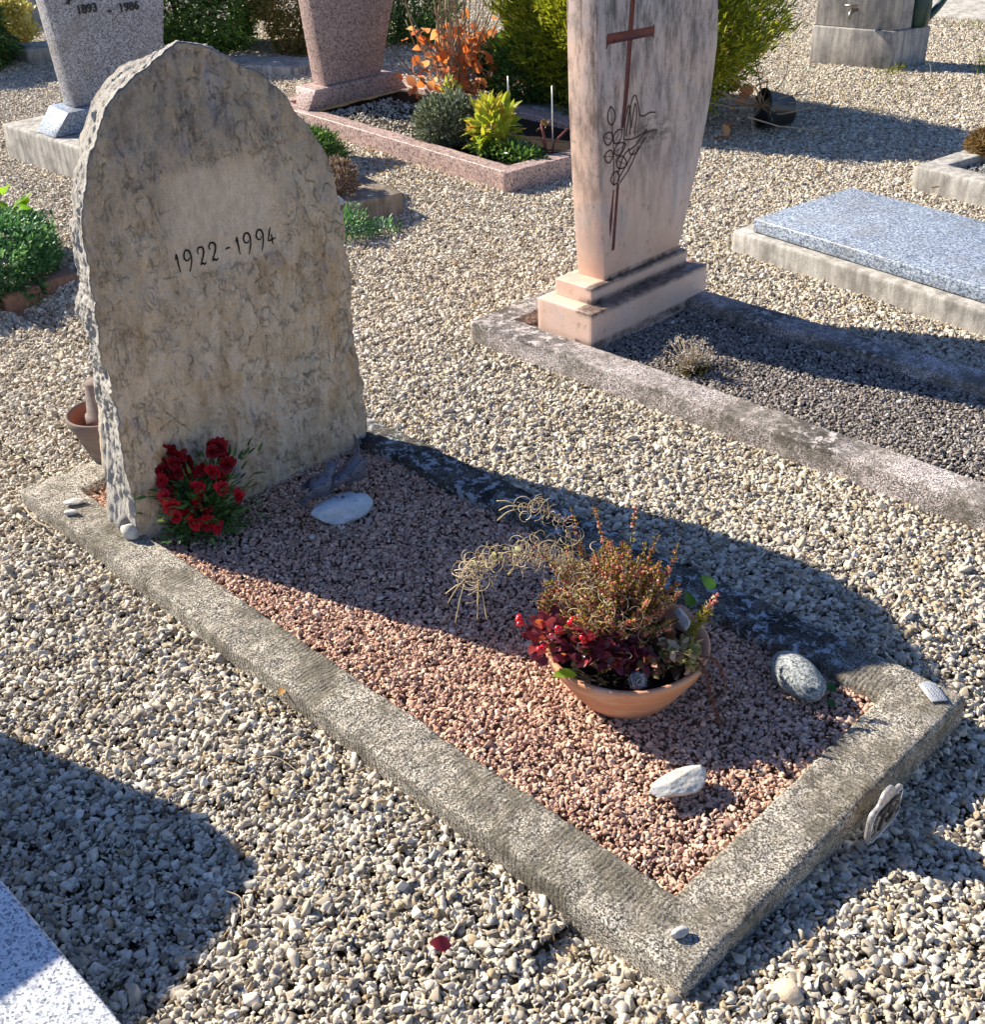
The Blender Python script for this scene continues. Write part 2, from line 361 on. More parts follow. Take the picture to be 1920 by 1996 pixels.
def mk_limestone():
    m = Mat('rough_limestone'); s = m.sep(); z = s[2]
    wv = m.map((1, 1, .55)); mid = m.noise(20, 7, .72, vec=wv, dist=.7)
    c = m.ramp(mid, [(.28, (.48, .35, .21)), (.42, (.72, .55, .36)), (.55, (.84, .66, .46)), (.72, (.90, .76, .58))])
    c = m.mix(m.ramp(m.noise(9, 5, .7, vec=m.map((1, 1, .5), loc=(3, 1, 7))), [(.53, 0.0), (.70, .7)]), c, (.56, .32, .12))
    top = m.math('MULTIPLY', m.ramp(z, [(.45, .0), (1.0, .85)]), m.ramp(m.noise(7, 6, .7, vec=m.map((1, 1, .3), loc=(5, 5, 5))), [(.36, .25), (.56, 1.0)]))
    c = m.mix(top, c, m.ramp(m.noise(34, 6, .75, vec=wv), [(.33, (.14, .13, .12)), (.52, (.36, .31, .26)), (.7, (.54, .40, .24))]))
    c = m.mix(m.ramp(m.noise(12, 6, .65, vec=m.map((1, 1, .4), loc=(9, 2, 0))), [(.57, 0.0), (.70, .75)]), c, (.36, .36, .42))
    flat = m.attr('calm'); inv = m.math('SUBTRACT', 1.0, flat)
    def fiss(sc, lo, w, pscale, off, vec):
        n1 = m.noise(sc, 9, .72, vec=vec, dist=1.1); e = m.math('ABSOLUTE', m.math('SUBTRACT', n1, .5))
        return m.math('MULTIPLY', m.ramp(e, [(0.0, 1.0), (w, 0.0)]), m.ramp(m.noise(pscale, 5, .7, vec=m.map(loc=off)), [(lo, 0.0), (lo + .12, 1.0)]))
    cv = m.attr('cav'); k = m.math('MAXIMUM', fiss(11, .50, .008, 9, (2, 8, 4), wv), fiss(23, .51, .013, 14, (12, 3, 9), m.map((1, 1, .5), loc=(1, 7, 3))))
    k = m.math('MAXIMUM', k, m.math('MULTIPLY', m.ramp(m.noise(85, 5, .8, vec=m.map((1, 1, .45))), [(.63, 0.0), (.69, .8)]), m.ramp(m.noise(10, 4, .7, vec=m.map(loc=(7, 7, 1))), [(.46, 0.0), (.64, 1.0)])))
    k = m.math('MULTIPLY', m.math('MULTIPLY', k, .55), inv); k = m.math('MAXIMUM', k, m.math('MULTIPLY', cv, m.ramp(m.noise(45, 5, .7), [(.35, .9), (.62, .2)])))
    c = m.mix(k, c, (.045, .038, .04))
    c = m.mix(m.math('MULTIPLY', flat, .7), c, m.ramp(m.noise(60, 5, .7, vec=m.map((1, 1, .4))), [(.35, (.62, .49, .36)), (.6, (.80, .65, .50))]))
    side = m.attr('side')
    sc = m.ramp(m.noise(1, 7, .75, vec=m.map((80, 26, 10))), [(.32, (.22, .20, .18)), (.42, (.74, .70, .63)), (.65, (.90, .87, .81))])
    c = m.mix(side, c, sc)
    c = m.mix(1.0, c, m.ramp(m.noise(230, 4, .7), [(.3, .78), (.65, 1.08)]), 'MULTIPLY')
    h = m.math('ADD', m.math('MULTIPLY', m.noise(30, 9, .76, vec=wv, dist=.9), 2.2), m.math('MULTIPLY', k, -1.2))
    h = m.math('MULTIPLY', h, m.math('SUBTRACT', 1.0, m.math('MULTIPLY', flat, .75)))
    h = m.math('ADD', h, m.math('MULTIPLY', m.math('MULTIPLY', side, m.noise(1, 8, .8, vec=m.map((150, 60, 18)))), 5.0))
    chis = m.noise(1, 3, .6, vec=m.map((1, 210, 60), rot=(.5, 0, 0)))
    h = m.math('ADD', h, m.math('MULTIPLY', m.math('MULTIPLY', flat, chis), 1.3))
    return m.done(c, .9, m.bump(h, .9, .007), .15)
M_LIME = mk_limestone()
def mk_marble():
    m = Mat('pink_marble'); s = m.sep(); z = s[2]
    v = m.noise(2.2, 6, .6, dist=2.2)
    c = m.ramp(v, [(.25, (.62, .38, .28)), (.45, (.72, .50, .38)), (.56, (.74, .52, .41)), (.62, (.64, .50, .44)), (.68, (.78, .57, .44)), (.85, (.70, .44, .33))])
    st = m.noise(1, 7, .75, vec=m.map((26, 26, 7))); hi = m.ramp(z, [(.22, 0.05), (.55, .65), (.95, 1.0)])
    c = m.mix(m.math('MULTIPLY', m.ramp(m.noise(3.5, 4, .6), [(.35, .2), (.6, .85)]), hi), c, (.42, .37, .36))
    c = m.mix(m.math('MULTIPLY', m.ramp(st, [(.44, 0.0), (.60, .9)]), hi), c, (.07, .055, .05))
    c = m.mix(m.ramp(m.noise(24, 7, .8, vec=m.map(loc=(4, 4, 4))), [(.56, 0.0), (.72, .75)]), c, (.12, .08, .065))
    sy = m.math('MULTIPLY', m.math('ADD', s[1], .05), 7.5); sz = m.math('MULTIPLY', m.math('SUBTRACT', z, .60), 15.0)
    rr_ = m.math('ADD', m.math('MULTIPLY', sy, sy), m.math('MULTIPLY', sz, sz))
    sm_ = m.math('MULTIPLY', m.ramp(rr_, [(.1, 1.0), (.95, 0.0)]), m.ramp(m.noise(48, 6, .8, vec=m.map((1, .5, 1.2))), [(.46, 0.0), (.56, .9)]))
    c = m.mix(sm_, c, (.07, .05, .045))
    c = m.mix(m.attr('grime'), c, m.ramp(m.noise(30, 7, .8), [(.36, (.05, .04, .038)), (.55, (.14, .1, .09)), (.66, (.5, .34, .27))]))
    fr = m.ramp(s[0], [(0.0, 0.0), (1.0, 0.0)])
    frm = m.math('LESS_THAN', s[0], -.0445); nz = m.ramp(m.noise(38, 6, .75), [(.36, 1.0), (.60, .25)])
    def band(zc, w): return m.ramp(m.math('ABSOLUTE', m.math('SUBTRACT', z, zc)), [(w * .45, 1.0), (w, 0.0)])
    bd = m.math('MAXIMUM', m.math('MAXIMUM', band(.112, .017), band(.168, .016)), band(-.004, .02))
    c = m.mix(m.math('MULTIPLY', m.math('MULTIPLY', bd, frm), nz), c, (.045, .034, .03))  # front step strips: joint grime and lichen, plus their shade put into the colour
    return m.done(c, .42, m.bump(m.noise(60, 5, .6), .25, .002), .4)
M_MARBLE = mk_marble()
M_INLAY = Mat('red_inlay'); M_INLAY = M_INLAY.done(M_INLAY.ramp(M_INLAY.noise(50, 5, .6), [(.3, (.09, .02, .015)), (.7, (.22, .05, .035))]), .6)
M_ENGR = Mat('engraved_line').done((.085, .040, .030), .9)
M_CARVE = Mat('carved_numerals').done((.03, .024, .02), .95, None, .05)
M_G1 = granite('grey_granite', [(.15, (.06, .06, .07)), (.35, (.22, .22, .25)), (.55, (.38, .37, .38)), (.8, (.58, .57, .56))], 170, .5, stain=(.24, .20, .18))
M_G3 = granite('pink_granite', [(.15, (.05, .04, .045)), (.33, (.28, .20, .19)), (.55, (.46, .33, .29)), (.8, (.60, .46, .41))], 150, .45)
M_G5 = granite('blue_grey_granite', [(.12, (.03, .04, .06)), (.32, (.12, .155, .21)), (.55, (.27, .32, .40)), (.8, (.50, .55, .62))], 200, .4, stain=(.20, .20, .19))
M_G7 = granite('white_speckled_granite', [(.10, (.05, .06, .08)), (.30, (.30, .33, .38)), (.46, (.62, .64, .66)), (.8, (.80, .81, .82))], 260, .3)
def mk_terra(name, a, b, wash):
    m = Mat(name); c = m.mix(m.ramp(m.noise(1, 5, .6, vec=m.map((4, 4, 40))), [(.35, 0.0), (.65, 1.0)]), a, b)
    c = m.mix(m.ramp(m.noise(1, 6, .7, vec=m.map((8, 8, 26), loc=(3, 3, 3))), [(.52, 0.0), (.66, .6)]), c, wash)
    return m.done(c, .8, m.bump(m.math('ADD', m.noise(1, 3, .5, vec=m.map((3, 3, 220))), m.noise(200, 3, .6)), .3, .001), .25)
M_TERRA = mk_terra('terracotta', (.56, .26, .14), (.64, .34, .20), (.74, .52, .36))
M_TERRAG = mk_terra('greyed_terracotta', (.17, .13, .115), (.22, .17, .15), (.28, .25, .23))
M_TERRAI = mk_terra('inner_terracotta', (.36, .14, .08), (.42, .18, .11), (.4, .2, .14))
M_PLASTIC = Mat('black_plastic').done((.02, .021, .022), .35, None, .5)
M_GREENPL = Mat('green_plastic').done((.008, .045, .035), .35, None, .5)
M_METAL = Mat('cast_metal'); M_METAL = M_METAL.done(M_METAL.ramp(M_METAL.noise(160, 6, .8), [(.36, (.10, .085, .075)), (.5, (.42, .39, .36)), (.7, (.58, .55, .52))]), .42, M_METAL.bump(M_METAL.noise(240, 4, .7), .3, .001), .5, .35)
M_METALB = Mat('bare_metal').done((.68, .67, .66), .3, None, .5, .55)
M_BRONZE = Mat('bronze_patina'); M_BRONZE = M_BRONZE.done(M_BRONZE.ramp(M_BRONZE.noise(70, 5, .7), [(.35, (.05, .05, .065)), (.55, (.14, .16, .21)), (.75, (.09, .075, .05))]), .45, M_BRONZE.bump(M_BRONZE.voro(190), .7, .002), .5, .3)
M_ZINC = Mat('zinc_tag'); M_ZINC = M_ZINC.done(M_ZINC.ramp(M_ZINC.noise(60, 4, .6), [(.3, (.45, .47, .48)), (.7, (.62, .64, .66))]), .4, None, .5, .5)
M_BRASS = Mat('old_brass').done((.28, .25, .2), .4, None, .5, .8)
def mk_rock(name, a, b, d, sc=40, spots=0.0):
    m = Mat(name); c = m.ramp(m.noise(sc, 6, .7), [(.3, a), (.6, b)])
    c = m.mix(m.ramp(m.noise(sc * 3, 5, .8), [(.55, 0.0), (.66, spots)]), c, d)
    return m.done(c, .85, m.bump(m.noise(sc * 2, 6, .7), .6, .004), .2)
M_OVAL = granite('speckled_cobble', [(.15, (.03, .035, .04)), (.35, (.14, .16, .17)), (.55, (.26, .29, .29)), (.8, (.46, .48, .47))], 330, .8, bumpy=.4)
M_WHITE = mk_rock('white_limestone', (.46, .43, .37), (.66, .63, .56), (.22, .20, .17), 30, .6)
M_BLUEW = mk_rock('white_marbled_stone', (.46, .52, .56), (.62, .68, .72), (.22, .30, .36), 22, .6)
M_BEIGE = mk_rock('beige_stone', (.55, .42, .28), (.70, .58, .42), (.3, .18, .1), 30, .5)
M_FLINT = mk_rock('grey_stone', (.35, .33, .31), (.55, .53, .50), (.2, .19, .18), 50, .5)
M_DIRTYW = mk_rock('concrete_rubble', (.10, .10, .10), (.28, .27, .25), (.5, .49, .45), 40, .8)
M_BRICK = mk_rock('old_brick', (.16, .09, .06), (.28, .17, .12), (.08, .06, .05), 60, .6)
M_DRY = leaf_mat('dry_stem', [(0, (.36, .27, .17)), (.5, (.50, .40, .27)), (1, (.28, .18, .11))], .1, .7, .2)
M_BARK = Mat('bark').done((.06, .045, .035), .9)
M_STEM = Mat('green_stem').done((.07, .12, .03), .6)
M_RSTEM = Mat('red_stem').done((.18, .05, .04), .6)
M_CURLY = leaf_mat('curly_wire_stem', [(0, (.60, .46, .28)), (.5, (.82, .68, .46)), (.72, (.66, .54, .28)), (1, (.38, .26, .18))], .12, .6, .3)

# ------------------------------------------------------------------ ground
def hgt(x, y):
    h = -.06
    if y > -.95: h += .022 * max(0.0, 1 - (y + .95) / .5) * min(1, max(0, (x - .5) / .5))
    if x < .70 and -2.3 < y < -.8:
        k = min(1, max(0, (-.95 - y) / .8)); h += (.028 - .055 * k) * min(1, max(0, (.80 - x) / .15)) * min(1, max(0, (x - .15) / .3)) * min(1, (y + 2.3) / .25) * min(1, (-.8 - y) / .12 + .0)
    if x >= .70 and -2.6 < y < -1.8: h += .026 * max(0.0, 1 - (-1.9 - y) / .55) * min(1, (x - .70) / .3)
    h += .008 * (math.sin(x * 1.7 + 1) * math.cos(y * 2.1))
    return h
GX = np.concatenate([[-80, -30, -10, -4], np.arange(-2, 14.01, .25), [18, 30, 80, 200]])
GY = np.concatenate([[-200, -80, -30, -16], np.arange(-12, 3.01, .25), [6, 12, 30, 80]])
gv = np.array([(x, y, hgt(x, y) - .024) for y in GY for x in GX]); nx = len(GX)
gf = np.array([(j * nx + i, j * nx + i + 1, (j + 1) * nx + i + 1, (j + 1) * nx + i) for j in range(len(GY) - 1) for i in range(nx - 1)])
tag(mesh('ground', gv, gf, M_GROUND, smooth=True), kind='structure')

# pebble tiles spread over the ground by one geometry-node object
tiles = bpy.data.collections.new('pebble_tiles')
TS = .25
for k in range(8):
    g = np.random.default_rng(100 + k); n = 1550
    P = np.stack([g.uniform(-TS / 2, TS / 2, n), g.uniform(-TS / 2, TS / 2, n), g.uniform(-.007, .003, n)], 1)
    size = .0081 * np.exp(g.normal(0, .36, n)); size = np.clip(size, .0035, .018)
    big = g.uniform(size=n) < .008; size[big] *= 1.8
    V, F, at_ = pebbles(P, size, 200 + k, flat=1.35)
    o = mesh('pebble_tile', V, F, M_PALE, attrs=at_, link=False); tiles.objects.link(o)
poly = [(12.1, -5.31), (1.387, -.232), (.2975, -1.27), (4.496, -10.06)]
def inside(x, y, mg):
    for i in range(4):
        (x0, y0), (x1, y1) = poly[i], poly[(i + 1) % 4]; L_ = math.hypot(x1 - x0, y1 - y0)
        if ((x1 - x0) * (y - y0) - (y1 - y0) * (x - x0)) / L_ > mg if False else ((x1 - x0) * (y - y0) - (y1 - y0) * (x - x0)) / L_ < -mg: return False
    return True
tp, tr, tv = [], [], []
for i in range(-8, 60):
    for j in range(-50, 9):
        x, y = i * TS, j * TS
        if not inside(x, y, 1.0): continue
        if .78 < x < 2.68 and -1.72 < y < -1.15: continue
        z = hgt(x, y); gx = (hgt(x + .06, y) - hgt(x - .06, y)) / .12; gy = (hgt(x, y + .06) - hgt(x, y - .06)) / .12
        N = Vector((-gx, -gy, 1)).normalized(); q = Vector((0, 0, 1)).rotation_difference(N)
        e = (q.to_matrix() @ Matrix.Rotation(random.randrange(4) * math.pi / 2, 3, 'Z')).to_euler()
        tp.append((x, y, z)); tr.append(tuple(e)); tv.append(random.randrange(8))
me = bpy.data.meshes.new('gravel'); me.from_pydata(tp, [], [])
a_ = me.attributes.new('rot', 'FLOAT_VECTOR', 'POINT'); a_.data.foreach_set('vector', np.array(tr, np.float32).ravel())
a_ = me.attributes.new('var', 'INT', 'POINT'); a_.data.foreach_set('value', np.array(tv, np.int32))
gravel = bpy.data.objects.new('gravel', me); COL.objects.link(gravel)
tag(gravel, 'pale crushed limestone gravel covering the ground between the graves', 'gravel', kind='stuff')
ng = bpy.data.node_groups.new('spread_pebbles', 'GeometryNodeTree')
ng.interface.new_socket('Geometry', in_out='INPUT', socket_type='NodeSocketGeometry')
ng.interface.new_socket('Geometry', in_out='OUTPUT', socket_type='NodeSocketGeometry')
gi = ng.nodes.new('NodeGroupInput'); go = ng.nodes.new('NodeGroupOutput')
ci = ng.nodes.new('GeometryNodeCollectionInfo'); ci.inputs['Collection'].default_value = tiles
ci.inputs['Separate Children'].default_value = True; ci.inputs['Reset Children'].default_value = True
ip = ng.nodes.new('GeometryNodeInstanceOnPoints'); ip.inputs['Pick Instance'].default_value = True
na = ng.nodes.new('GeometryNodeInputNamedAttribute'); na.data_type = 'FLOAT_VECTOR'; na.inputs['Name'].default_value = 'rot'
nb = ng.nodes.new('GeometryNodeInputNamedAttribute'); nb.data_type = 'INT'; nb.inputs['Name'].default_value = 'var'
ng.links.new(gi.outputs[0], ip.inputs['Points']); ng.links.new(ci.outputs[0], ip.inputs['Instance'])
ng.links.new(na.outputs['Attribute'], ip.inputs['Rotation']); ng.links.new(nb.outputs['Attribute'], ip.inputs['Instance Index'])
ng.links.new(ip.outputs[0], go.inputs[0])
gravel.modifiers.new('spread', 'NODES').node_group = ng

def scatter(x0, x1, y0, y1, z, size, cover, seed, mat, name, label, sub=2, flat=1.25):
    g = np.random.default_rng(seed); n = int((x1 - x0) * (y1 - y0) * cover / (3.14 * size * size * .72))
    P = np.stack([g.uniform(x0, x1, n), g.uniform(y0, y1, n), np.zeros(n)], 1)
    P[:, 2] = z + g.uniform(-.6, .35, n) * size + .006 * vnoise(P * 5, 3)
    s_ = size * np.exp(g.normal(0, .28, n))
    V, F, at_ = pebbles(P, s_, seed + 1, flat=flat)
    o = mesh(name, V, F, mat, attrs=at_, loc=((x0 + x1) / 2, (y0 + y1) / 2, z))
    return tag(o, label, 'gravel', kind='stuff')

# ------------------------------------------------------------------ kerb ring
def kerb_ring(name, label, outer, inner, zt, zb, mat, loc, step=.012, rough=.0016, edge=.012, lichf=None, parent=None, cat='kerb', edge_wear=.004):
    """outer/inner: 4 corners each in the same order. A mitred ring with rounded, worn edges."""
    O = np.array(outer, float); I = np.array(inner, float)
    w = .115; prof = [(0, zb)]
    for k in range(7): prof.append((0, zb + (zt - edge - zb) * (k + 1) / 7))
    for a in (30, 60): prof.append((edge * (1 - math.cos(math.radians(a))) / w, zt - edge * (1 - math.sin(math.radians(a)))))
    nt = 10
    for k in range(nt + 1): prof.append((edge / w + (1 - 2 * edge / w) * k / nt, zt))
    for a in (60, 30): prof.append((1 - edge * (1 - math.cos(math.radians(a))) / w, zt - edge * (1 - math.sin(math.radians(a)))))
    for k in range(7): prof.append((1, zt - edge - (zt - edge - zb) * k / 6))
    rows = []; ribs = []
    for (o, z) in prof:
        Cn = O + (I - O) * o; pts = []; rb = []
        for i in range(4):
            L_ = np.linalg.norm(O[(i + 1) % 4] - O[i]); m = int(L_ / step)
            for k in range(m):
                pts.append((*(Cn[i] + (Cn[(i + 1) % 4] - Cn[i]) * k / m), z)); p = pts[-1]
                ax = 0 if abs(O[(i + 1) % 4][0] - O[i][0]) > abs(O[(i + 1) % 4][1] - O[i][1]) else 1
                rb.append(p[ax])
        rows.append(pts); ribs.append(rb)
    n = len(rows[0]); V = np.array(rows).reshape(-1, 3); rib = np.array(ribs).ravel(); pr = len(prof)
    F = np.array([(k * n + i, k * n + (i + 1) % n, (k + 1) * n + (i + 1) % n, (k + 1) * n + i) for k in range(pr - 1) for i in range(n)])
    d = fbm(V, 55, 4, 5) * rough + fbm(V, 9, 3, 8) * rough * 1.2
    V0 = V.copy()
    V[:, 2] += np.where(V0[:, 2] > zb + .01, d, 0)
    V[:, 0] += fbm(V0, 60, 3, 12) * rough; V[:, 1] += fbm(V0, 60, 3, 14) * rough
    em = np.exp(-((V0[:, 2] - (zt - edge * .5)) / .006) ** 2); V[:, 2] -= em * np.abs(fbm(V0, 22, 3, 31)) * edge_wear
    at_ = {'rib': rib, 'lich': lichf(V0) if lichf else np.zeros(len(V0))}
    o = mesh(name, V, F, mat, parent=parent, smooth=True, attrs=at_, loc=loc)
    if parent is None: tag(o, label, cat)
    return o
# main grave
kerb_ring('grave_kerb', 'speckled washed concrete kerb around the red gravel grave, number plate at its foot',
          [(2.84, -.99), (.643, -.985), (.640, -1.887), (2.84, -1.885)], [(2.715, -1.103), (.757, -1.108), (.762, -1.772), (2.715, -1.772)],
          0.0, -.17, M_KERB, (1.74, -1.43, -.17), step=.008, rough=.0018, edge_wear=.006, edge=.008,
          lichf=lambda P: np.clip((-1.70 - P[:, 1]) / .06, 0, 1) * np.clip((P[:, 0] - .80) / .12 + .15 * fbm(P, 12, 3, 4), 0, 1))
V, F = box(.74, 2.74, -1.79, -1.09, -.2, -.034, 0)
M_ = mesh('red_gravel_bed', V, F, M_REDBASE, loc=(1.74, -1.43, -.2)); tag(M_, kind='structure')
scatter(.75, 2.73, -1.785, -1.095, -.026, .0059, 2.4, 41, M_RED, 'red_gravel', 'reddish pink crushed gravel filling the kerbed grave bed')

# ------------------------------------------------------------------ rough headstone
FY = [(-1.069, -.05), (-1.085, .04), (-1.092, 0.091), (-1.087, 0.185), (-1.094, 0.291), (-1.094, 0.397), (-1.094, 0.498), (-1.101, 0.594), (-1.103, 0.653), (-1.11, 0.729), (-1.119, 0.798), (-1.153, 0.896), (-1.183, 0.941), (-1.219, 0.987), (-1.261, 1.024), (-1.32, 1.052), (-1.38, 1.088), (-1.416, 1.105), (-1.442, 1.097), (-1.495, 1.075), (-1.547, 1.043), (-1.612, 1.0), (-1.664, 0.949), (-1.7, 0.899), (-1.739, 0.852), (-1.766, 0.796), (-1.782, 0.735), (-1.788, 0.686), (-1.799, 0.63), (-1.794, 0.546), (-1.804, 0.467), (-1.798, 0.377), (-1.801, 0.251), (-1.804, 0.169), (-1.806, 0.091), (-1.81, 0.03), (-1.80, -.05)]
BY = [(-1.06, -.05), (-1.085, .04), (-1.091, 0.07), (-1.105, 0.181), (-1.124, 0.287), (-1.126, 0.368), (-1.123, 0.448), (-1.128, 0.539), (-1.142, 0.655), (-1.151, 0.731), (-1.166, 0.815), (-1.179, 0.859), (-1.202, 0.878), (-1.232, 0.926), (-1.261, 0.978), (-1.303, 1.022), (-1.347, 1.048), (-1.432, 1.072), (-1.494, 1.065), (-1.55, 1.02), (-1.62, .96), (-1.68, .88), (-1.73, .79), (-1.75, .68), (-1.76, .5), (-1.76, .3), (-1.77, .1), (-1.77, -.05)]
CY_, CZ_ = -1.45, .48
NA = 840
def polar(pts):
    P = np.array(pts + [pts[0]], float); q = []
    for i in range(len(P) - 1):
        n = max(2, int(np.linalg.norm(P[i + 1] - P[i]) / .004)); q += [P[i] + (P[i + 1] - P[i]) * t for t in np.linspace(0, 1, n, endpoint=False)]
    q = np.array(q); a = np.arctan2(q[:, 1] - CZ_, q[:, 0] - CY_); r = np.hypot(q[:, 0] - CY_, q[:, 1] - CZ_); o = np.argsort(a)
    th = np.linspace(-np.pi, np.pi, NA, endpoint=False)
    return th, np.interp(th, a[o], r[o], period=2 * np.pi)
TH, RF = polar(FY); _, RB = polar(BY)
CS = np.stack([np.cos(TH), np.sin(TH), TH * 0], 1)
jag = fbm(CS, 4.5, 3, 77, .6) * .008 + ridge(CS, 14, 4, 79) * .0026 + fbm(CS, 60, 3, 81) * .0016
RF = RF + jag; RB = RB + fbm(CS, 5, 5, 78, .6) * .012
XF, XB = 2.385, 2.525
def calm_mask(y, z):
    a = np.clip(1 - np.maximum(np.abs(y + 1.455) / .16, np.abs(z - .745) / .10) ** 4, 0, 1)
    b = np.clip(1 - np.maximum(np.abs(y + 1.455) / .17, np.abs(z - .635) / .045) ** 4, 0, 1) * .8
    return np.maximum(a, b)
def crease(y, z):
    P = np.stack([y * 0 + 1.3, y, z * .6], 1); Pw = P + .02 * np.stack([fbm(P, 14, 3, 41), fbm(P, 14, 3, 42), fbm(P, 14, 3, 43)], 1)
    c1 = np.exp(-(fbm(Pw, 9, 4, 44) / .045) ** 2) * np.clip(fbm(P, 11, 3, 45) * 3 - .1, 0, 1) * np.clip(fbm(P, 40, 2, 48) * 3 + .6, 0, 1) * .7
    c2 = np.exp(-(fbm(Pw, 30, 3, 46) / .09) ** 2) * np.clip(fbm(P, 13, 3, 47) * 3 + .1, 0, 1) * np.clip(fbm(P, 55, 2, 49) * 3 + .8, 0, 1)
    return np.maximum(c1, .8 * c2)
def front_x(y, z):
    P = np.stack([y * 0 + .3, y, z * .62], 1)
    st = fbm(P, 15, 5, 31); st = np.round(st * 4.5) / 4.5 * .6 + st * .4          # broken, stepped flakes
    d = fbm(P, 6, 3, 21) * .008 + st * .0055 + ridge(P, 42, 3, 25) * .0020 + fbm(P, 110, 2, 29) * .0012 - crease(y, z) * .0055
    cm = calm_mask(y, z)
    d = d * (1 - cm * .88)
    return XF - d + .010 * (y + 1.45)
ringsF = np.concatenate([np.linspace(0.004, .965, 215), np.linspace(.97, 1.0, 10)])
V = []; cal = []; sid = []; cav = []
for t in ringsF:
    y = CY_ + np.cos(TH) * RF * t; z = CZ_ + np.sin(TH) * RF * t
    x = front_x(y, z)
    if t > .97:
        e = (t - .97) / .03; x = x + e ** 4 * (.004 + .006 * fbm(np.stack([y, z, y * 0], 1), 26, 3, 5))
    V.append(np.stack([x, y, z], 1)); cal.append(calm_mask(y, z)); cav.append(crease(y, z) * (1 - calm_mask(y, z))); sid.append(np.full(NA, np.clip((t - .995) / .005, 0, 1)))
nS = 34
x_edge = V[-1][:, 0]
for k in range(1, nS):
    t = k / nS; R = RF * (1 - t) + RB * t; x = x_edge * (1 - t) + XB * t
    y = CY_ + np.cos(TH) * R; z = CZ_ + np.sin(TH) * R
    P = np.stack([x * 3.2, y, z], 1)
    Pw = P + .03 * np.stack([fbm(P, 9, 3, 51), fbm(P, 9, 3, 52), fbm(P, 9, 3, 53)], 1); q = fbm(Pw * [1, 1, .8], 14, 4, 55, .6); q = np.round(q * 3) / 3 * .6 + q * .4
    d = (q * .010 + fbm(P, 75, 3, 59) * .0035 - .001) * min(1, t * 6, (1 - t) * 6 + .2)
    y = y + np.cos(TH) * d; z = z + np.sin(TH) * d; x = x + fbm(P, 30, 2, 61) * .004
    V.append(np.stack([x, y, z], 1)); cal.append(np.zeros(NA)); cav.append(np.zeros(NA)); sid.append(np.ones(NA))
for t in np.linspace(1, 0.01, 30):
    y = CY_ + np.cos(TH) * RB * t; z = CZ_ + np.sin(TH) * RB * t
    x = XB + fbm(np.stack([y, z, z * 0], 1), 9, 4, 91) * .012
    V.append(np.stack([x, y, z], 1)); cal.append(np.zeros(NA)); cav.append(np.zeros(NA)); sid.append(np.full(NA, .4))
nr = len(V); V = np.concatenate(V)
F = [(k * NA + i, (k + 1) * NA + i, (k + 1) * NA + (i + 1) % NA, k * NA + (i + 1) % NA) for k in range(nr - 1) for i in range(NA)]
F.append(tuple(range(NA))); F.append(tuple(range((nr - 1) * NA, nr * NA))[::-1])
HS = thing('headstone', 'tall rough-hewn beige limestone headstone with pointed top, dated 1922 - 1994', 'headstone', (2.45, -1.44, -.05))
mesh('stone_slab', V, F, M_LIME, HS, smooth=True, attrs={'calm': np.concatenate(cal), 'cav': np.concatenate(cav), 'side': np.concatenate(sid)})
def ribbon(pts2, w, fx, off=.0014):
    """flat stroke lying on the surface x=fx(y,z)"""
    P = np.asarray(pts2, float); T = np.gradient(P, axis=0); T /= np.linalg.norm(T, axis=1)[:, None] + 1e-9
    N = np.stack([-T[:, 1], T[:, 0]], 1); w = np.ones(len(P)) * w
    A_ = P + N * w[:, None] / 2; B_ = P - N * w[:, None] / 2; Q = np.concatenate([A_, P, B_])
    xx = fx(Q[:, 0], Q[:, 1]) - off; m = len(P)
    F_ = [(i, i + 1, m + i + 1, m + i) for i in range(m - 1)] + [(m + i, m + i + 1, 2 * m + i + 1, 2 * m + i) for i in range(m - 1)]
    return np.stack([xx, Q[:, 0], Q[:, 1]], 1), F_
GL = {'1': [[(.05, .72), (.16, .98), (.19, .6), (.24, .0)]],
      '9': [[(.42, .62), (.30, .50), (.12, .55), (.06, .78), (.20, 1.0), (.42, .97), (.52, .75), (.50, .42), (.40, .12), (.28, -.12)]],
      '2': [[(.08, .66), (.05, .84), (.20, 1.0), (.42, .95), (.48, .74), (.38, .45), (.20, .16), (.16, .03)], [(.12, .04), (.28, .12), (.40, .04), (.56, .12)]],
      '4': [[(.34, 1.0), (.22, .72), (.02, .32)], [(.0, .32), (.3, .30), (.66, .34)], [(.36, .62), (.37, .3), (.40, .02)]],
      '-': [[(.02, .52), (.20, .60), (.42, .54)]]}
for ch, yo, zo, hh in (('1', -1.312, .613, .044), ('9', -1.335, .612, .046), ('2', -1.372, .613, .044), ('2', -1.404, .614, .045), ('-', -1.447, .613, .040),
                       ('1', -1.476, .612, .044), ('9', -1.498, .612, .046), ('9', -1.534, .611, .046), ('4', -1.566, .611, .044)):
    prts = []
    for st in GL[ch]:
        sl = smooth_line(st, 7); tt = np.linspace(0, 1, len(sl)); w = .0024 + .0024 * np.sin(tt * np.pi)
        prts.append(ribbon(np.stack([yo - sl[:, 0] * hh * .86, zo + sl[:, 1] * hh], 1), w, front_x))
    V, F = cat_meshes(prts); mesh('carved_numeral' if ch != '-' else 'carved_dash', V, F, M_CARVE, HS)

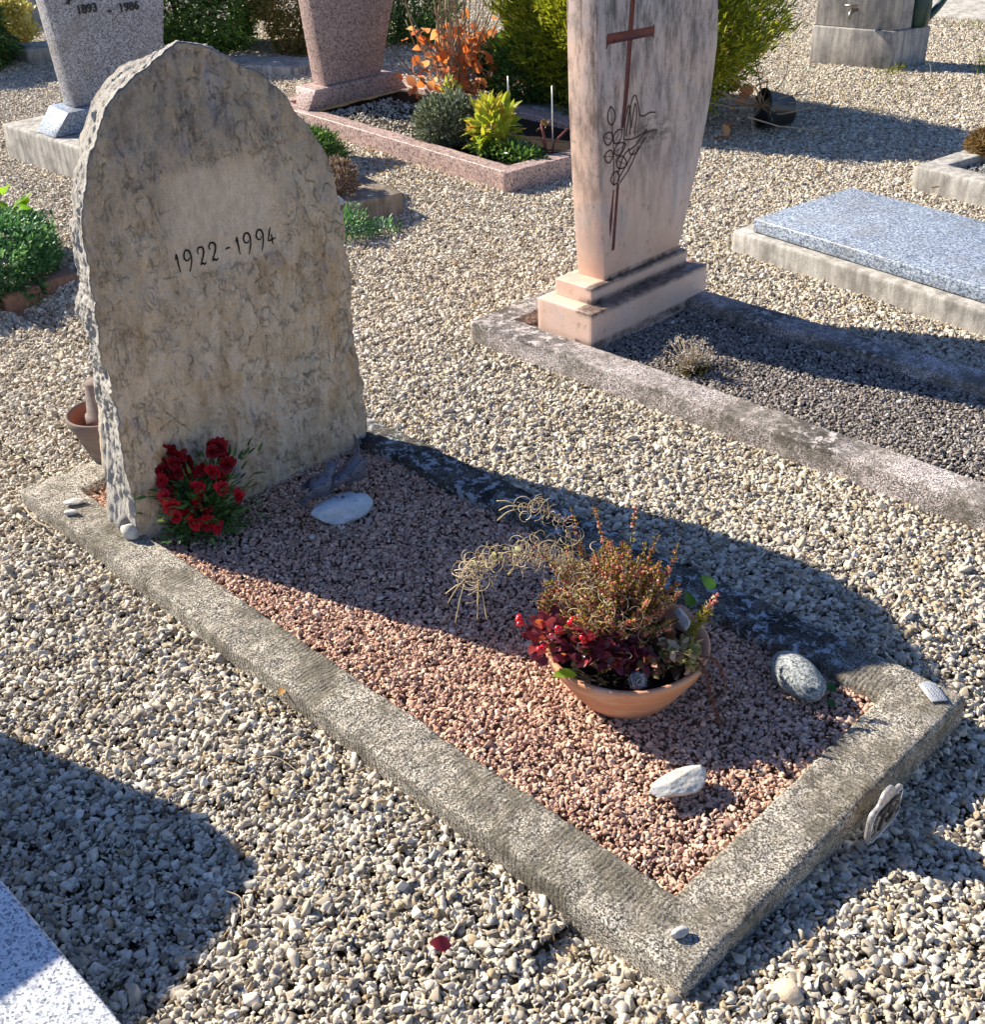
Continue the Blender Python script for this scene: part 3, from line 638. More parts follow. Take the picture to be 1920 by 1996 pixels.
# ------------------------------------------------------------------ loose stones
def rock(name, label, cat, c, rad, mat, seed, rotz=0, nclip=6, amp=.05, sub=4, rx=0, ry=0, group=None, rough=.02, ang=(.65, .95), taper=0.0):
    g = np.random.default_rng(seed); V, F = ICO[sub]; V = V.copy()
    for k in range(nclip):
        N = g.normal(size=3); N /= np.linalg.norm(N); d = g.uniform(*ang); t = np.maximum(V @ N - d, 0); V = V - t[:, None] * N * .9
    V = V * (1 + amp * fbm(V + seed, 1.8, 3, seed)[:, None] + rough * fbm(V + seed, 7, 3, seed + 3)[:, None])
    V[:, 1:] *= (1 + taper * V[:, :1]); V = V * np.array(rad); V = V @ np.array(Euler((rx, ry, rotz)).to_matrix()).T
    o = mesh(name, V + np.array(c), F, mat, smooth=True, loc=c)
    return tag(o, label, cat, group)
rock('cobble', 'large oval speckled grey cobble lying by the right kerb of the red gravel bed', 'stone', (.905, -1.700, .012), (.072, .040, .036), M_OVAL, 3, rotz=math.radians(-20), nclip=0, amp=.04, rough=.004, sub=5)
rock('white_rock', 'angular white limestone chunk on the red gravel in front of the bowl', 'stone', (.905, -1.300, .004), (.066, .034, .032), M_WHITE, 8, rotz=math.radians(-104), nclip=16, amp=.06, rough=.028, sub=5, ang=(.5, .8), taper=.45)
rock('ornament_stone', 'pale blue-white rounded stone under the two metal birds', 'stone', (2.118, -1.505, -.004), (.082, .046, .036), M_BLUEW, 5, rotz=math.radians(74), nclip=4, amp=.06, rough=.012, sub=5, ang=(.75, .95))
rock('pebble', 'single grey pebble lying on the front corner of the washed concrete kerb', 'pebble', (.70, -1.045, .008), (.017, .009, .008), M_FLINT, 12, rotz=1.2)
rock('pebble', 'white flat pebble on the rear left kerb corner beside the headstone', 'pebble', (2.655, -1.052, .007), (.028, .014, .007), M_WHITE, 13, rotz=.9)
rock('pebble', 'small greenish grey pebble on the rear left kerb, below the white flat one', 'pebble', (2.615, -1.020, .005), (.020, .011, .006), M_FLINT, 14, rotz=.7)
rock('beige_cobble', 'rounded beige stone with brown marks in the gravel near the bottom edge', 'stone', (.535, -1.105, -.045), (.026, .021, .018), M_BEIGE, 15, rotz=.4, nclip=2)
rock('rubble_stone', 'small dark grey lump of rubble wedged under the left foot of the rough headstone', 'stone', (2.44, -1.078, .018), (.022, .018, .024), M_DIRTYW, 17, rotz=.2)
rock('rubble_stone', 'pale cemented rubble lump at the left toe of the rough headstone', 'stone', (2.405, -1.070, .014), (.026, .020, .026), M_WHITE, 18, rotz=.2)
rock('white_pebble', 'round white pebble alone in the shaded red gravel between snapdragons and birds', 'pebble', (2.085, -1.383, -.016), (.008, .007, .006), M_WHITE, 19, nclip=1)

# ------------------------------------------------------------------ metal birds
def bird(label, base, heading, pitch, tailup, s=1.0, feet=None, headturn=0.0):
    """spine runs from tail to beak along +x of the bird"""
    R = Matrix.Rotation(heading, 4, 'Z')
    st = [(-.078, tailup * .050, .020, .003), (-.066, tailup * .040, .0185, .0035), (-.048, tailup * .024, .013, .005), (-.036, tailup * .013, .018, .014),
          (-.020, .003, .029, .027), (-.004, .000, .034, .032), (.014, .004, .031, .030), (.028, .014, .022, .022), (.036, .024, .0195, .019),
          (.047, .030, .0200, .019), (.057, .031, .014, .013), (.063, .030, .005, .005), (.080, .028, .0008, .0008)]
    n = 20; V, F = [], []
    for (x, z, ry_, rz_) in st:
        for k in range(n):
            a = 2 * math.pi * k / n; yy = ry_ * math.cos(a); zz = rz_ * math.sin(a)
            xx = x
            if x < -.04: zz += .0016 * math.cos(yy * 1400)
            if x > .028: yy += headturn * (x - .028)
            p = Vector((xx * math.cos(pitch) - (z + zz) * math.sin(pitch), yy, xx * math.sin(pitch) + (z + zz) * math.cos(pitch))) * s
            V.append(tuple((R @ p) + Vector(base)))
    for i in range(len(st) - 1):
        for k in range(n): F.append((i * n + k, i * n + (k + 1) % n, (i + 1) * n + (k + 1) % n, (i + 1) * n + k))
    F.append(tuple(range(n))[::-1]); F.append(tuple(range((len(st) - 1) * n, len(st) * n)))
    t = thing('bird_figurine', label, 'bird figurine', (feet[0][0], feet[0][1], feet[0][2]))
    mesh('body', V, F, M_BRONZE, t, smooth=True)
    for sgn in (-1, 1):                                             # folded wings
        W = []
        for (x, z, w_) in ((-.055, .012, .006), (-.03, .010, .013), (-.005, .008, .015), (.014, .010, .010)):
            for dz in (-1, 0, 1):
                y = sgn * (.0345 - abs(x + .005) * .16 - abs(dz) * .004); p = Vector((x * math.cos(pitch) - (z + dz * w_) * math.sin(pitch), y, x * math.sin(pitch) + (z + dz * w_) * math.cos(pitch))) * s
                W.append(tuple((R @ p) + Vector(base)))
        WF = [(i * 3 + j, i * 3 + j + 1, i * 3 + j + 4, i * 3 + j + 3) for i in range(3) for j in range(2)]
        o = mesh('wing', W, WF, M_BRONZE, t, smooth=True); sm = o.modifiers.new('thick', 'SOLIDIFY'); sm.thickness = .003; sm.offset = 0; ss = o.modifiers.new('sub', 'SUBSURF'); ss.levels = 2; ss.render_levels = 2
    for i, f in enumerate(feet):
        hip = Vector(base) + (R @ (Vector((-.002, (.009 if i else -.009), -.016)) * s)); f = Vector(f)
        pr = [tube([hip, (hip + f) / 2 + Vector((.002, 0, 0)), f], [.0022, .0018, .0017], 6)]
        for a in (-.5, 0, .5, 3.14):
            d = R @ Vector((math.cos(a), math.sin(a), 0)) * (.020 if abs(a) < 1 else .010)
            pr.append(tube([f, f + d * .6 + Vector((0, 0, .002)), f + d + Vector((0, 0, -.004))], [.0017, .0015, .0007], 5))
        V2, F2 = cat_meshes(pr); mesh('leg', V2, F2, M_BRONZE, t, smooth=True)
    return t
bird('dark metal bird with flat fanned tail, lower left one on the pale rounded stone', (2.155, -1.480, .062), math.radians(-112), .38, -.3, .92,
     [(2.128, -1.488, .026), (2.118, -1.502, .029)], .35)
bird('dark metal bird with raised tail, right one standing at the rear of the pale stone', (2.128, -1.566, .078), math.radians(70), -.75, 1.3, .95,
     [(2.135, -1.548, .026), (2.112, -1.560, .024)], .3)

# ------------------------------------------------------------------ snapdragons
M_SNAPR = leaf_mat('crimson_petal', [(0, (.40, .008, .018)), (.5, (.60, .015, .03)), (.85, (.34, .004, .02)), (1, (.75, .04, .09))], .35, .55, .3, 1.2)
M_SNAPD = leaf_mat('dark_red_petal', [(0, (.20, .004, .01)), (.5, (.28, .006, .015)), (1, (.15, .003, .01))], .35, .55, .3, 1.2)
M_SNAPL = leaf_mat('dark_green_leaf', [(0, (.04, .11, .03)), (.6, (.08, .18, .04)), (1, (.14, .24, .06))], .25, .5, .4)
def blossom_mesh(mat, seed, s=.026):
    g = np.random.default_rng(seed); pr = []
    def pet(D, N, L, W, base=(0, 0, 0)): pr.append(leaves(OVAL, np.array([base], float), np.array([D], float), L * s, W * s, g, N=np.array([N], float), lift=1.6))
    for a in (-.75, -.25, .25, .75): pet((.35, math.sin(a), math.cos(a)), (1, 0, 0), 1.0, .85)
    for a in (-.9, 0, .9): pet((.75, math.sin(a) * .9, -.75), (.6, 0, .8), .85, .85)
    for a in (-.5, .5): pet((1.0, math.sin(a), -.1), (0, 0, 1), .62, .8)
    V, F, at_ = merge_attr(pr)
    V2, F2 = lathe([(.30 * s, -.1 * s), (.34 * s, .3 * s), (.26 * s, .7 * s), (.10 * s, .9 * s)], (0, 0, 0), 8)
    V2 = V2[:, [2, 1, 0]] * np.array([-1, 1, 1]) + np.array([.3 * s, 0, 0]); F2 = np.array([f for q in F2[:-2] for f in ((q[0], q[1], q[2]), (q[0], q[2], q[3]))])
    V = np.concatenate([V, V2]); F = np.concatenate([F, F2 + len(at_['rnd'])]); rn = np.concatenate([at_['rnd'], np.full(len(V2), .4)])
    V = V + .0012 * fbm(V * 90, 1, 2, seed)[:, None]
    return mesh('flower', V, F, mat, smooth=True, attrs={'rnd': rn}, link=False)
protoR = [blossom_mesh(M_SNAPR, s, .027) for s in (1, 2)]; protoD = [blossom_mesh(M_SNAPD, s, .028) for s in (3, 4)]
SN = thing('snapdragon', 'bushy snapdragon with crimson blossoms growing at the foot of the rough headstone', 'flowering plant', (2.33, -1.235, -.03))
root = np.array([2.325, -1.235, -.03])
flw = [((2.42, -1.196, .185), 1), ((2.400, -1.188, .160), 1), ((2.345, -1.218, .192), 1), ((2.350, -1.232, .165), 1), ((2.375, -1.205, .135), 1), ((2.350, -1.222, .135), 1),
       ((2.376, -1.184, .115), 1), ((2.370, -1.168, .127), 0), ((2.345, -1.150, .100), 0), ((2.300, -1.150, .062), 0), ((2.330, -1.294, .190), 1), ((2.318, -1.280, .182), 1), ((2.312, -1.304, .186), 1),
       ((2.290, -1.298, .150), 1), ((2.331, -1.22, .102), 0), ((2.313, -1.209, .075), 0), ((2.275, -1.222, .056), 0), ((2.262, -1.208, .034), 0), ((2.234, -1.292, .085), 0), ((2.300, -1.180, .060), 0), ((2.244, -1.216, .025), 0), ((2.29, -1.265, .145), 0), ((2.345, -1.205, .150), 1), ((2.39, -1.178, .145), 1), ((2.362, -1.202, .168), 1), ((2.36, -1.160, .085), 0), ((2.325, -1.152, .085), 0), ((2.312, -1.228, .088), 0), ((2.30, -1.222, .118), 0), ((2.322, -1.236, .150), 1), ((2.268, -1.268, .105), 0), ((2.385, -1.212, .192), 1), ((2.298, -1.286, .120), 0), ((2.27, -1.18, .045), 0), ((2.318, -1.312, .165), 1)]
for i, (p, dk) in enumerate(flw):
    src = (protoD if dk else protoR)[i % 2]; o = src.copy(); COL.objects.link(o); o.parent = SN
    o.location = Vector(p) - SN.location; o.rotation_euler = (random.uniform(-.4, .4), random.uniform(-.3, .5), math.radians(150) + random.uniform(-.9, .9))
    k = random.uniform(.85, 1.15); o.scale = (k, k, k)
pr = []
for p, _ in flw:
    p = np.array(p); pr.append(tube(smooth_line([root + rng.normal(0, .012, 3) * [1, 1, 0], (root + p) / 2 + [0, 0, .02], p], 4), .0018, 5))
V, F = cat_meshes(pr); mesh('stems', V, F, M_STEM, SN)
n = 900; Pl = root + np.abs(rng.normal(0, 1, (n, 1))) * 0 + rng.normal(0, 1, (n, 3)) * [.040, .042, .0]; Pl[:, 2] = -.03 + rng.uniform(0, 1, n) ** 1.4 * .145
Dl = (Pl - root) * [1, 1, .2] + rng.normal(0, .02, (n, 3)) + [0, 0, .018]
V, F, at_ = leaves(LONG, Pl, Dl, rng.uniform(.020, .042, n), .0085, lift=1); mesh('foliage', V, F, M_SNAPL, SN, smooth=False, attrs=at_)
n = 60; Pl = root + rng.normal(0, 1, (n, 3)) * [.02, .06, 0]; Pl[:, 1] -= .03; Pl[:, 2] = rng.uniform(.08, .16, n); V, F, at_ = leaves(LONG, Pl, (Pl - root) + rng.normal(0, .05, (n, 3)), .032, .009); mesh('upper_leaves', V, F, M_SNAPL, SN, attrs=at_)

# ------------------------------------------------------------------ terracotta bowl and its plants
BC = np.array([1.165, -1.475, 0.0])
BW = thing('planter_bowl', 'wide round terracotta bowl planted with heather and red-leaved plants on the red gravel', 'planter', (1.165, -1.475, -.03))
prof = [(.0, -.045), (.080, -.045), (.088, -.038), (.116, .000), (.138, .035), (.150, .060), (.152, .063), (.158, .066), (.163, .085), (.165, .092), (.161, .096), (.154, .094), (.150, .085), (.142, .058), (.10, .03), (.0, .03)]
V, F = lathe(prof, (BC[0], BC[1], 0), 96, cap=False); V = V + (fbm(V, 12, 2, 3) * .0008)[:, None]; mesh('bowl', V, F, M_TERRA, BW, smooth=True)
V, F = lathe([(0.0, .060), (.05, .068), (.10, .064), (.143, .058)], (BC[0], BC[1], 0), 40, cap=False); V[:, 2] += fbm(V, 40, 4, 9) * .006; mesh('soil', V, F, M_SOIL, BW, smooth=True)
# heather
M_HBEAD = leaf_mat('heather_buds', [(0, (.62, .20, .14)), (.4, (.74, .34, .25)), (.65, (.50, .14, .12)), (.85, (.82, .56, .40)), (1, (.88, .74, .58))], .4, .5, .4)
M_HLEAF = leaf_mat('heather_needles', [(0, (.16, .16, .03)), (.5, (.42, .34, .06)), (.8, (.66, .44, .12)), (1, (.24, .13, .05))], .4, .5, .4)
HE = thing('heather', 'upright heather with rusty pink flower spikes in the back of the terracotta bowl', 'plant', (1.165, -1.485, .06))
hr = np.array([1.185, -1.470, .065]); tips = []
for (x, y, z) in [(1.331, -1.569, .300), (1.296, -1.600, .296), (1.248, -1.648, .298), (1.348, -1.494, .240), (1.200, -1.657, .252), (1.167, -1.675, .232)]: tips.append((x, y, z))
for k in range(240):
    a = rng.uniform(0, 2 * np.pi); r = rng.uniform(0, 1) ** .55 * .135
    tips.append((1.240 + r * math.cos(a), -1.575 + r * math.sin(a) * .95, .268 - r * .80 - rng.uniform(0, .09) + rng.normal(0, .012)))
tips = [(1.24 + (x - 1.24) * 1.12 - .030, -1.575 + (y + 1.575) * 1.12 + .100, z + .056) for x, y, z in tips]
sp, bd, lf = [], [], []
for t in tips:
    t = np.array(t); b = hr + (t - hr) * [.25, .25, 0] + rng.normal(0, .006, 3) * [1, 1, 0]
    c = smooth_line([b, (b + t) / 2 + (b - t) * [.12, .12, 0] + rng.normal(0, .007, 3), t + rng.normal(0, .003, 3)], 10); sp.append(tube(c, .0013, 4))
    m = len(c)
    for q in range(34):
        f = rng.uniform(.42, 1.0); p = c[int(f * (m - 1))] + (c[-1] - c[-2]) * rng.uniform(-.5, .5); rr = .0080 * (1.15 - f * .75)
        d = rng.normal(size=3); d /= np.linalg.norm(d); bd.append((p + d * rr, rng.uniform(.0018, .0034)))
    for q in range(85):
        f = rng.uniform(.12, 1.0); p = c[int(f * (m - 1))]; d = rng.normal(size=3) * [1, 1, .4] + [0, 0, .8]; lf.append((p, d))
V, F = cat_meshes(sp); mesh('stems', V, F, M_BARK, HE)
T1, F1 = ICO[1]; P = np.array([b[0] for b in bd]); S = np.array([b[1] for b in bd])
V = (P[:, None] + T1[None] * S[:, None, None]).reshape(-1, 3); F = (F1[None] + (np.arange(len(P)) * 12)[:, None, None]).reshape(-1, 3)
mesh('flower_spikes', V, F, M_HBEAD, HE, attrs={'rnd': np.repeat(rng.uniform(0, 1, len(P)), 12)})
V, F, at_ = leaves(DIAMOND, np.array([l[0] for l in lf]), np.array([l[1] for l in lf]), .012, .0032); mesh('foliage', V, F, M_HLEAF, HE, attrs=at_)
# curly wire plant
CU = thing('curly_wire_plant', 'tangle of curly pale wire-like shoots trailing from the left of the terracotta bowl', 'plant', (1.215, -1.425, .06))
pr = []; rn = []
def curl(c, r, ph, ln, nrm, rad=.0012):
    nrm = nrm / np.linalg.norm(nrm); u = np.cross(nrm, [0, 0, 1.0]); u /= np.linalg.norm(u) + 1e-9; v = np.cross(nrm, u)
    a = np.linspace(ph, ph + ln, 14); rr = r * np.linspace(1.15, rng.uniform(.55, .95), 14)
    P = c + np.outer(np.cos(a) * rr, u) + np.outer(np.sin(a) * rr, v) + np.outer(np.linspace(-.3, .3, 14) * r, nrm)
    V, F = tube(P, rad * rng.uniform(.4, .85) * np.linspace(1.1, .35, 14), 4); pr.append((V, F)); rn.append(np.full(len(V), rng.uniform()))
spine = smooth_line([(1.225, -1.433, .165), (1.262, -1.440, .225), (1.320, -1.412, .262), (1.360, -1.368, .262), (1.398, -1.318, .248), (1.418, -1.285, .225)], 12)
spine2 = smooth_line([(1.275, -1.443, .242), (1.303, -1.460, .294), (1.338, -1.454, .325), (1.370, -1.429, .338), (1.392, -1.410, .342)], 8)
spine3 = smooth_line([(1.17, -1.400, .185), (1.205, -1.425, .200), (1.235, -1.440, .235)], 8)
vd = np.array([-.62, .64, .46])
for S_, cnt, sprd in ((spine, 230, .017), (spine2, 44, .011), (spine3, 150, .030)):
    for k in range(cnt):
        c = S_[rng.integers(0, len(S_))] + rng.normal(0, sprd, 3) * [1, 1, .9]
        curl(c, rng.uniform(.008, .024), rng.uniform(0, 6.3), rng.uniform(1.2, 5.4), vd + rng.normal(0, .55, 3))
    V, F = tube(S_, .0014, 5); pr.append((V, F)); rn.append(np.full(len(V), .95))
for (a, b) in [((1.418, -1.285, .225), (1.430, -1.243, .180)), ((1.415, -1.275, .215), (1.408, -1.240, .145)), ((1.400, -1.300, .215), (1.378, -1.272, .150)), ((1.395, -1.300, .21), (1.365, -1.285, .150)),
               ((1.41, -1.285, .22), (1.446, -1.252, .190)), ((1.392, -1.410, .342), (1.425, -1.388, .330)), ((1.392, -1.410, .342), (1.428, -1.385, .352)), ((1.39, -1.405, .34), (1.415, -1.372, .318)), ((1.22, -1.42, .19), (1.30, -1.34, .195))]:
    a = np.array(a); b = np.array(b); V, F = tube(smooth_line([a, (a + b) / 2 + [0, 0, .006], b], 5), .0012, 4); pr.append((V, F)); rn.append(np.full(len(V), .75))
V, F = cat_meshes(pr); mesh('shoots', V, F, M_CURLY, CU, attrs={'rnd': np.concatenate(rn)})
n = 34; P = spine[rng.integers(0, len(spine), n)] + rng.normal(0, .022, (n, 3)); P[:12] = np.array([1.20, -1.44, .20]) + rng.normal(0, .022, (12, 3))
V, F, at_ = leaves(OVAL, P, rng.normal(size=(n, 3)), .018, .009)
M_VARI = leaf_mat('variegated_leaf', [(0, (.40, .42, .22)), (.5, (.55, .52, .32)), (1, (.24, .32, .10))], .3); mesh('small_leaves', V, F, M_VARI, CU, attrs=at_)
# red leaved plant with berries
M_RLEAF = leaf_mat('purple_red_leaf', [(0, (.10, .018, .028)), (.4, (.17, .03, .05)), (.7, (.24, .05, .08)), (.86, (.33, .05, .05)), (.94, (.55, .12, .05)), (1, (.60, .20, .08))], .35, .30, .55, 1.5)
GA = thing('berry_plant', 'low plant with dark purple-red oval leaves and red berries, front left of the bowl', 'plant', (1.195, -1.385, .06))
cl = [((1.225, -1.345, .135), .055, 60), ((1.180, -1.365, .130), .05, 60), ((1.140, -1.395, .110), .042, 44), ((1.240, -1.315, .165), .030, 16), ((1.110, -1.425, .105), .036, 30), ((1.155, -1.44, .14), .036, 24)]
pp, dd = [], []
for c, r, k in cl:
    d = rng.normal(size=(k, 3)); d /= np.linalg.norm(d, axis=1)[:, None]; d[:, 2] = np.abs(d[:, 2]) * .9 - .15
    pp.append(np.array(c) + d * r * rng.uniform(.35, 1, (k, 1))); dd.append(d + rng.normal(0, .35, (k, 3)))
P = np.concatenate(pp); D = np.concatenate(dd)
V, F, at_ = leaves(OVAL, P, D, rng.uniform(.022, .034, len(P)), .0185, N=np.array([-.3, .4, 1]) + rng.normal(0, .4, (len(P), 3))); mesh('foliage', V, F, M_RLEAF, GA, smooth=True, attrs=at_)
pr = [tube(smooth_line([(1.195, -1.385, .06), (np.array((1.195, -1.385, .10)) + np.array(c)) / 2, c], 5), .0018, 5) for c, _, _ in cl]; V, F = cat_meshes(pr); mesh('stems', V, F, M_RSTEM, GA)
M_BERRY = Mat('red_berry').done((.62, .012, .018), .22, None, .6)
for c in [(1.262, -1.272, .205), (1.202, -1.318, .182), (1.156, -1.360, .178), (1.212, -1.285, .160), (1.195, -1.345, .205), (1.168, -1.350, .172)]:
    pr = []
    for k in range(4):
        V0, F0 = ICO[2]; pr.append((V0 * rng.uniform(.0055, .0075) + np.array(c) + rng.normal(0, .0055, 3), F0))
    V, F = cat_meshes(pr); mesh('berries', V, F, M_BERRY, GA, smooth=True)
# brown rosette leaves, right and centre
M_BROWNL = leaf_mat('brown_maple_leaf', [(0, (.08, .06, .025)), (.4, (.20, .08, .05)), (.7, (.34, .13, .08)), (1, (.26, .24, .09))], .3, .5, .4)
HU = thing('brown_leaf_plant', 'low bronze-leaved plant filling the middle right of the terracotta bowl', 'plant', (1.12, -1.50, .06))
n = 260; a = rng.uniform(0, 2 * np.pi, n); r = rng.uniform(0, 1, n) ** .5 * .075; P = np.stack([1.105 + r * np.cos(a) * .85, -1.455 + r * np.sin(a), .07 + rng.uniform(0, 1, n) * .075], 1)
D = np.stack([np.cos(a), np.sin(a), rng.uniform(-.2, .6, n)], 1) + rng.normal(0, .4, (n, 3)); V, F, at_ = leaves(OVAL, P, D, rng.uniform(.012, .024, n), .015); V = V + .0015 * fbm(V * 150, 1, 2, 3)[:, None]; mesh('foliage', V, F, M_BROWNL, HU, attrs=at_)
M_LETT = leaf_mat('ruffled_pale_leaf', [(0, (.22, .24, .07)), (.5, (.48, .44, .20)), (.8, (.60, .38, .26)), (1, (.72, .62, .40))], .35, .5, .4)
RO = thing('ruffled_plant', 'ruffled pale green and pink rosette at the right rim of the terracotta bowl', 'plant', (1.045, -1.48, .08))
n = 130; a = rng.uniform(0, 2 * np.pi, n); r = rng.uniform(0, 1, n) ** .5 * .030; P = np.stack([1.040 + r * np.cos(a), -1.485 + r * np.sin(a), .090 + rng.uniform(0, 1, n) * .05], 1)
V, F, at_ = leaves(OVAL, P, np.stack([np.cos(a), np.sin(a), rng.uniform(0, 1, n)], 1), .018, .016); V = V + .003 * np.stack([fbm(V * 120, 1, 2, s) for s in (1, 2, 3)], 1); mesh('foliage', V, F, M_LETT, RO, attrs=at_)
# sedum trailing over the rim
TS_ = thing('trailing_stonecrop', 'reddish stonecrop shoot trailing over the right rim of the bowl to the gravel', 'plant', (1.02, -1.50, .06))
c = smooth_line([(1.05, -1.47, .10), (1.012, -1.497, .115), (.988, -1.500, .085), (.968, -1.496, .045), (.955, -1.500, .000), (.945, -1.508, -.018)], 8)
c2 = smooth_line([(1.05, -1.49, .10), (1.005, -1.525, .11), (.985, -1.545, .075), (.975, -1.555, .03)], 8)
V, F = cat_meshes([tube(c, .0015, 5), tube(c2, .0013, 5)]); mesh('stems', V, F, M_RSTEM, TS_)
cc = np.concatenate([c, c2]); n = 230; P = cc[rng.integers(0, len(cc), n)]; D = rng.normal(size=(n, 3)); V, F, at_ = leaves(OVAL, P, D, rng.uniform(.006, .011, n), .0055)
M_SED = leaf_mat('stonecrop_leaf', [(0, (.16, .07, .05)), (.5, (.28, .13, .10)), (1, (.25, .20, .10))], .25); mesh('foliage', V, F, M_SED, TS_, attrs=at_)
# right sprig
SG = thing('heather_sprig', 'short yellow-green sprig with a pink flower tip leaning out right of the bowl', 'plant', (1.06, -1.53, .08))
c = smooth_line([(1.06, -1.53, .08), (1.045, -1.525, .14), (1.035, -1.560, .185), (1.030, -1.580, .212)], 8); V, F = tube(c, .0013, 5); mesh('stem', V, F, M_BARK, SG)
n = 200; P = c[rng.integers(6, 17, n)] + rng.normal(0, .005, (n, 3)); V, F, at_ = leaves(DIAMOND, P, rng.normal(size=(n, 3)) * [1, 1, .5] + [0, 0, 1.2], .015, .003)
M_YG = leaf_mat('yellow_green_needle', [(0, (.16, .17, .02)), (.6, (.30, .27, .03)), (1, (.36, .24, .05))], .3); mesh('foliage', V, F, M_YG, SG, attrs=at_)
n = 60; P = c[rng.integers(14, len(c), n)] + rng.normal(0, .003, (n, 3)); V = (P[:, None] + T1[None] * .0025).reshape(-1, 3); F = (F1[None] + (np.arange(n) * 12)[:, None, None]).reshape(-1, 3)
mesh('flower_tip', V, F, M_HBEAD, SG, attrs={'rnd': np.repeat(rng.uniform(.3, 1, n), 12)})
# green leaves poking out
def oneleaf(name, label, p, d, nrm, L_, W_, mat, cat='leaf'):
    V, F, at_ = leaves(OVAL, np.array([p], float), np.array([d], float), L_, W_, N=np.array([nrm], float), lift=1.5)
    V = V + .0012 * fbm(V * 160, 1, 2, 5)[:, None]
    at_['rnd'][:] = random.random(); o = mesh(name, V, F, mat, smooth=True, attrs=at_, loc=p); return tag(o, label, cat)
M_BRIGHT = leaf_mat('bright_green_leaf', [(0, (.16, .34, .02)), (1, (.30, .46, .04))], .45, .35)
M_GLEAF = leaf_mat('mid_green_leaf', [(0, (.035, .12, .02)), (1, (.06, .17, .03))], .35, .4)
oneleaf('green_leaf', 'bright lime green leaf lying over the left rim of the terracotta bowl', (1.155, -1.318, .105), (.5, .95, .35), (-.3, .2, 1), .052, .022, M_BRIGHT)
oneleaf('green_leaf', 'dark green toothed leaf standing out right of the heather, upper one', (1.125, -1.66, .175), (-.5, -.3, -.6), (-.7, .6, .5), .045, .024, M_GLEAF)
oneleaf('green_leaf', 'dark green leaf hanging right of the heather above the small pale rock', (1.135, -1.625, .150), (-.25, -.2, -.8), (-.7, .6, .3), .045, .022, M_GLEAF)
rock('bowl_rock', 'small pale rock lying in the right rear of the terracotta bowl', 'stone', (1.108, -1.578, .118), (.032, .017, .018), M_FLINT, 33, rotz=math.radians(-48), nclip=8, ang=(.5, .85))
# pine cone
PC = thing('pine_cone', 'grey-tipped pine cone resting on the soil at the front of the bowl', 'pine cone', (1.075, -1.395, .075))
ax = Vector((-.55, .35, .35)).normalized(); q = Vector((0, 0, 1)).rotation_difference(ax).to_matrix()
V0, F0 = ICO[2]; V = (V0 * [.010, .010, .019]) @ np.array(q).T + np.array([1.075, -1.395, .092]); M_CONE = Mat('cone_core').done((.04, .025, .018), .8)
mesh('core', V, F0, M_CONE, PC, smooth=True)
M_SCALE = leaf_mat('cone_scale', [(0, (.10, .085, .08)), (.6, (.20, .185, .18)), (1, (.38, .36, .35))], .0, .6)
P, D, L_ = [], [], []
for k in range(44):
    t = k / 43; a = k * 2.39996; z = -.018 + .037 * t; r = .019 * math.sin(math.pi * (.13 + .80 * t)) ** .7
    p = q @ Vector((.3 * r * math.cos(a), .3 * r * math.sin(a), z)); d = q @ Vector((math.cos(a), math.sin(a), .75 + .5 * t)); P.append(np.array(p) + [1.075, -1.395, .092]); D.append(tuple(d)); L_.append(r * .95)
V, F, at_ = leaves(OVAL, np.array(P), np.array(D), np.array(L_), .0165, N=np.array([tuple(q @ Vector((0, 0, 1)))] * 44), lift=1.2)
o = mesh('scales', V, F, M_SCALE, PC, attrs=at_); sm = o.modifiers.new('thick', 'SOLIDIFY'); sm.thickness = .0012

# ------------------------------------------------------------------ number plate and tag
M_NUM = Mat('dark_cast_metal').done((.07, .062, .058), .5, None, .4, .3)
NP = thing('number_plate', 'cast metal grave number plate reading 75 on a stake by the front kerb', 'number plate', (.618, -1.505, -.11))
oy = [(-.055, -.032), (-.055, .018), (-.050, .026), (-.044, .028), (-.030, .028), (-.024, .032), (-.021, .040), (-.013, .047), (0, .050), (.013, .047), (.021, .040), (.024, .032), (.030, .028), (.044, .028), (.050, .026), (.055, .018), (.055, -.032), (.044, -.043), (-.044, -.043)]
def plate_pt(a, b, x): return (.600 + x, -1.505 - a * 1.02, -.006 + b * 1.12)
n = len(oy); V = [plate_pt(a, b, 0) for a, b in oy] + [plate_pt(a, b, .008) for a, b in oy]; F = [tuple(range(n)), tuple(range(n, 2 * n))[::-1]] + [(i, (i + 1) % n, n + (i + 1) % n, n + i) for i in range(n)]
V, F = bevelled(V, F, .0012, 1); mesh('plate', V, F, M_METAL, NP)
pr = []
for i in range(n):
    if 3 <= i <= 11: continue
    a = np.array(oy[i]) * .90; b = np.array(oy[(i + 1) % n]) * .90; pr.append(tube([plate_pt(a[0], a[1], -.001), plate_pt(b[0], b[1], -.001)], .0014, 5))
V, F = cat_meshes(pr); mesh('raised_border', V, F, M_METALB, NP)
def text_mesh(body, size, extrude, fn, weight=0.0):
    cu = bpy.data.curves.new('t', 'FONT'); cu.body = body; cu.size = size; cu.extrude = extrude; cu.offset = weight; cu.align_x = 'CENTER'; cu.align_y = 'CENTER'; cu.resolution_u = 3
    ob = bpy.data.objects.new('t', cu); COL.objects.link(ob); bpy.context.view_layer.update()
    dg = bpy.context.evaluated_depsgraph_get(); mm = ob.evaluated_get(dg).to_mesh()
    V = [fn(*v.co) for v in mm.vertices]; F = [tuple(p.vertices) for p in mm.polygons]
    ob.evaluated_get(dg).to_mesh_clear(); bpy.data.objects.remove(ob); bpy.data.curves.remove(cu); return V, F
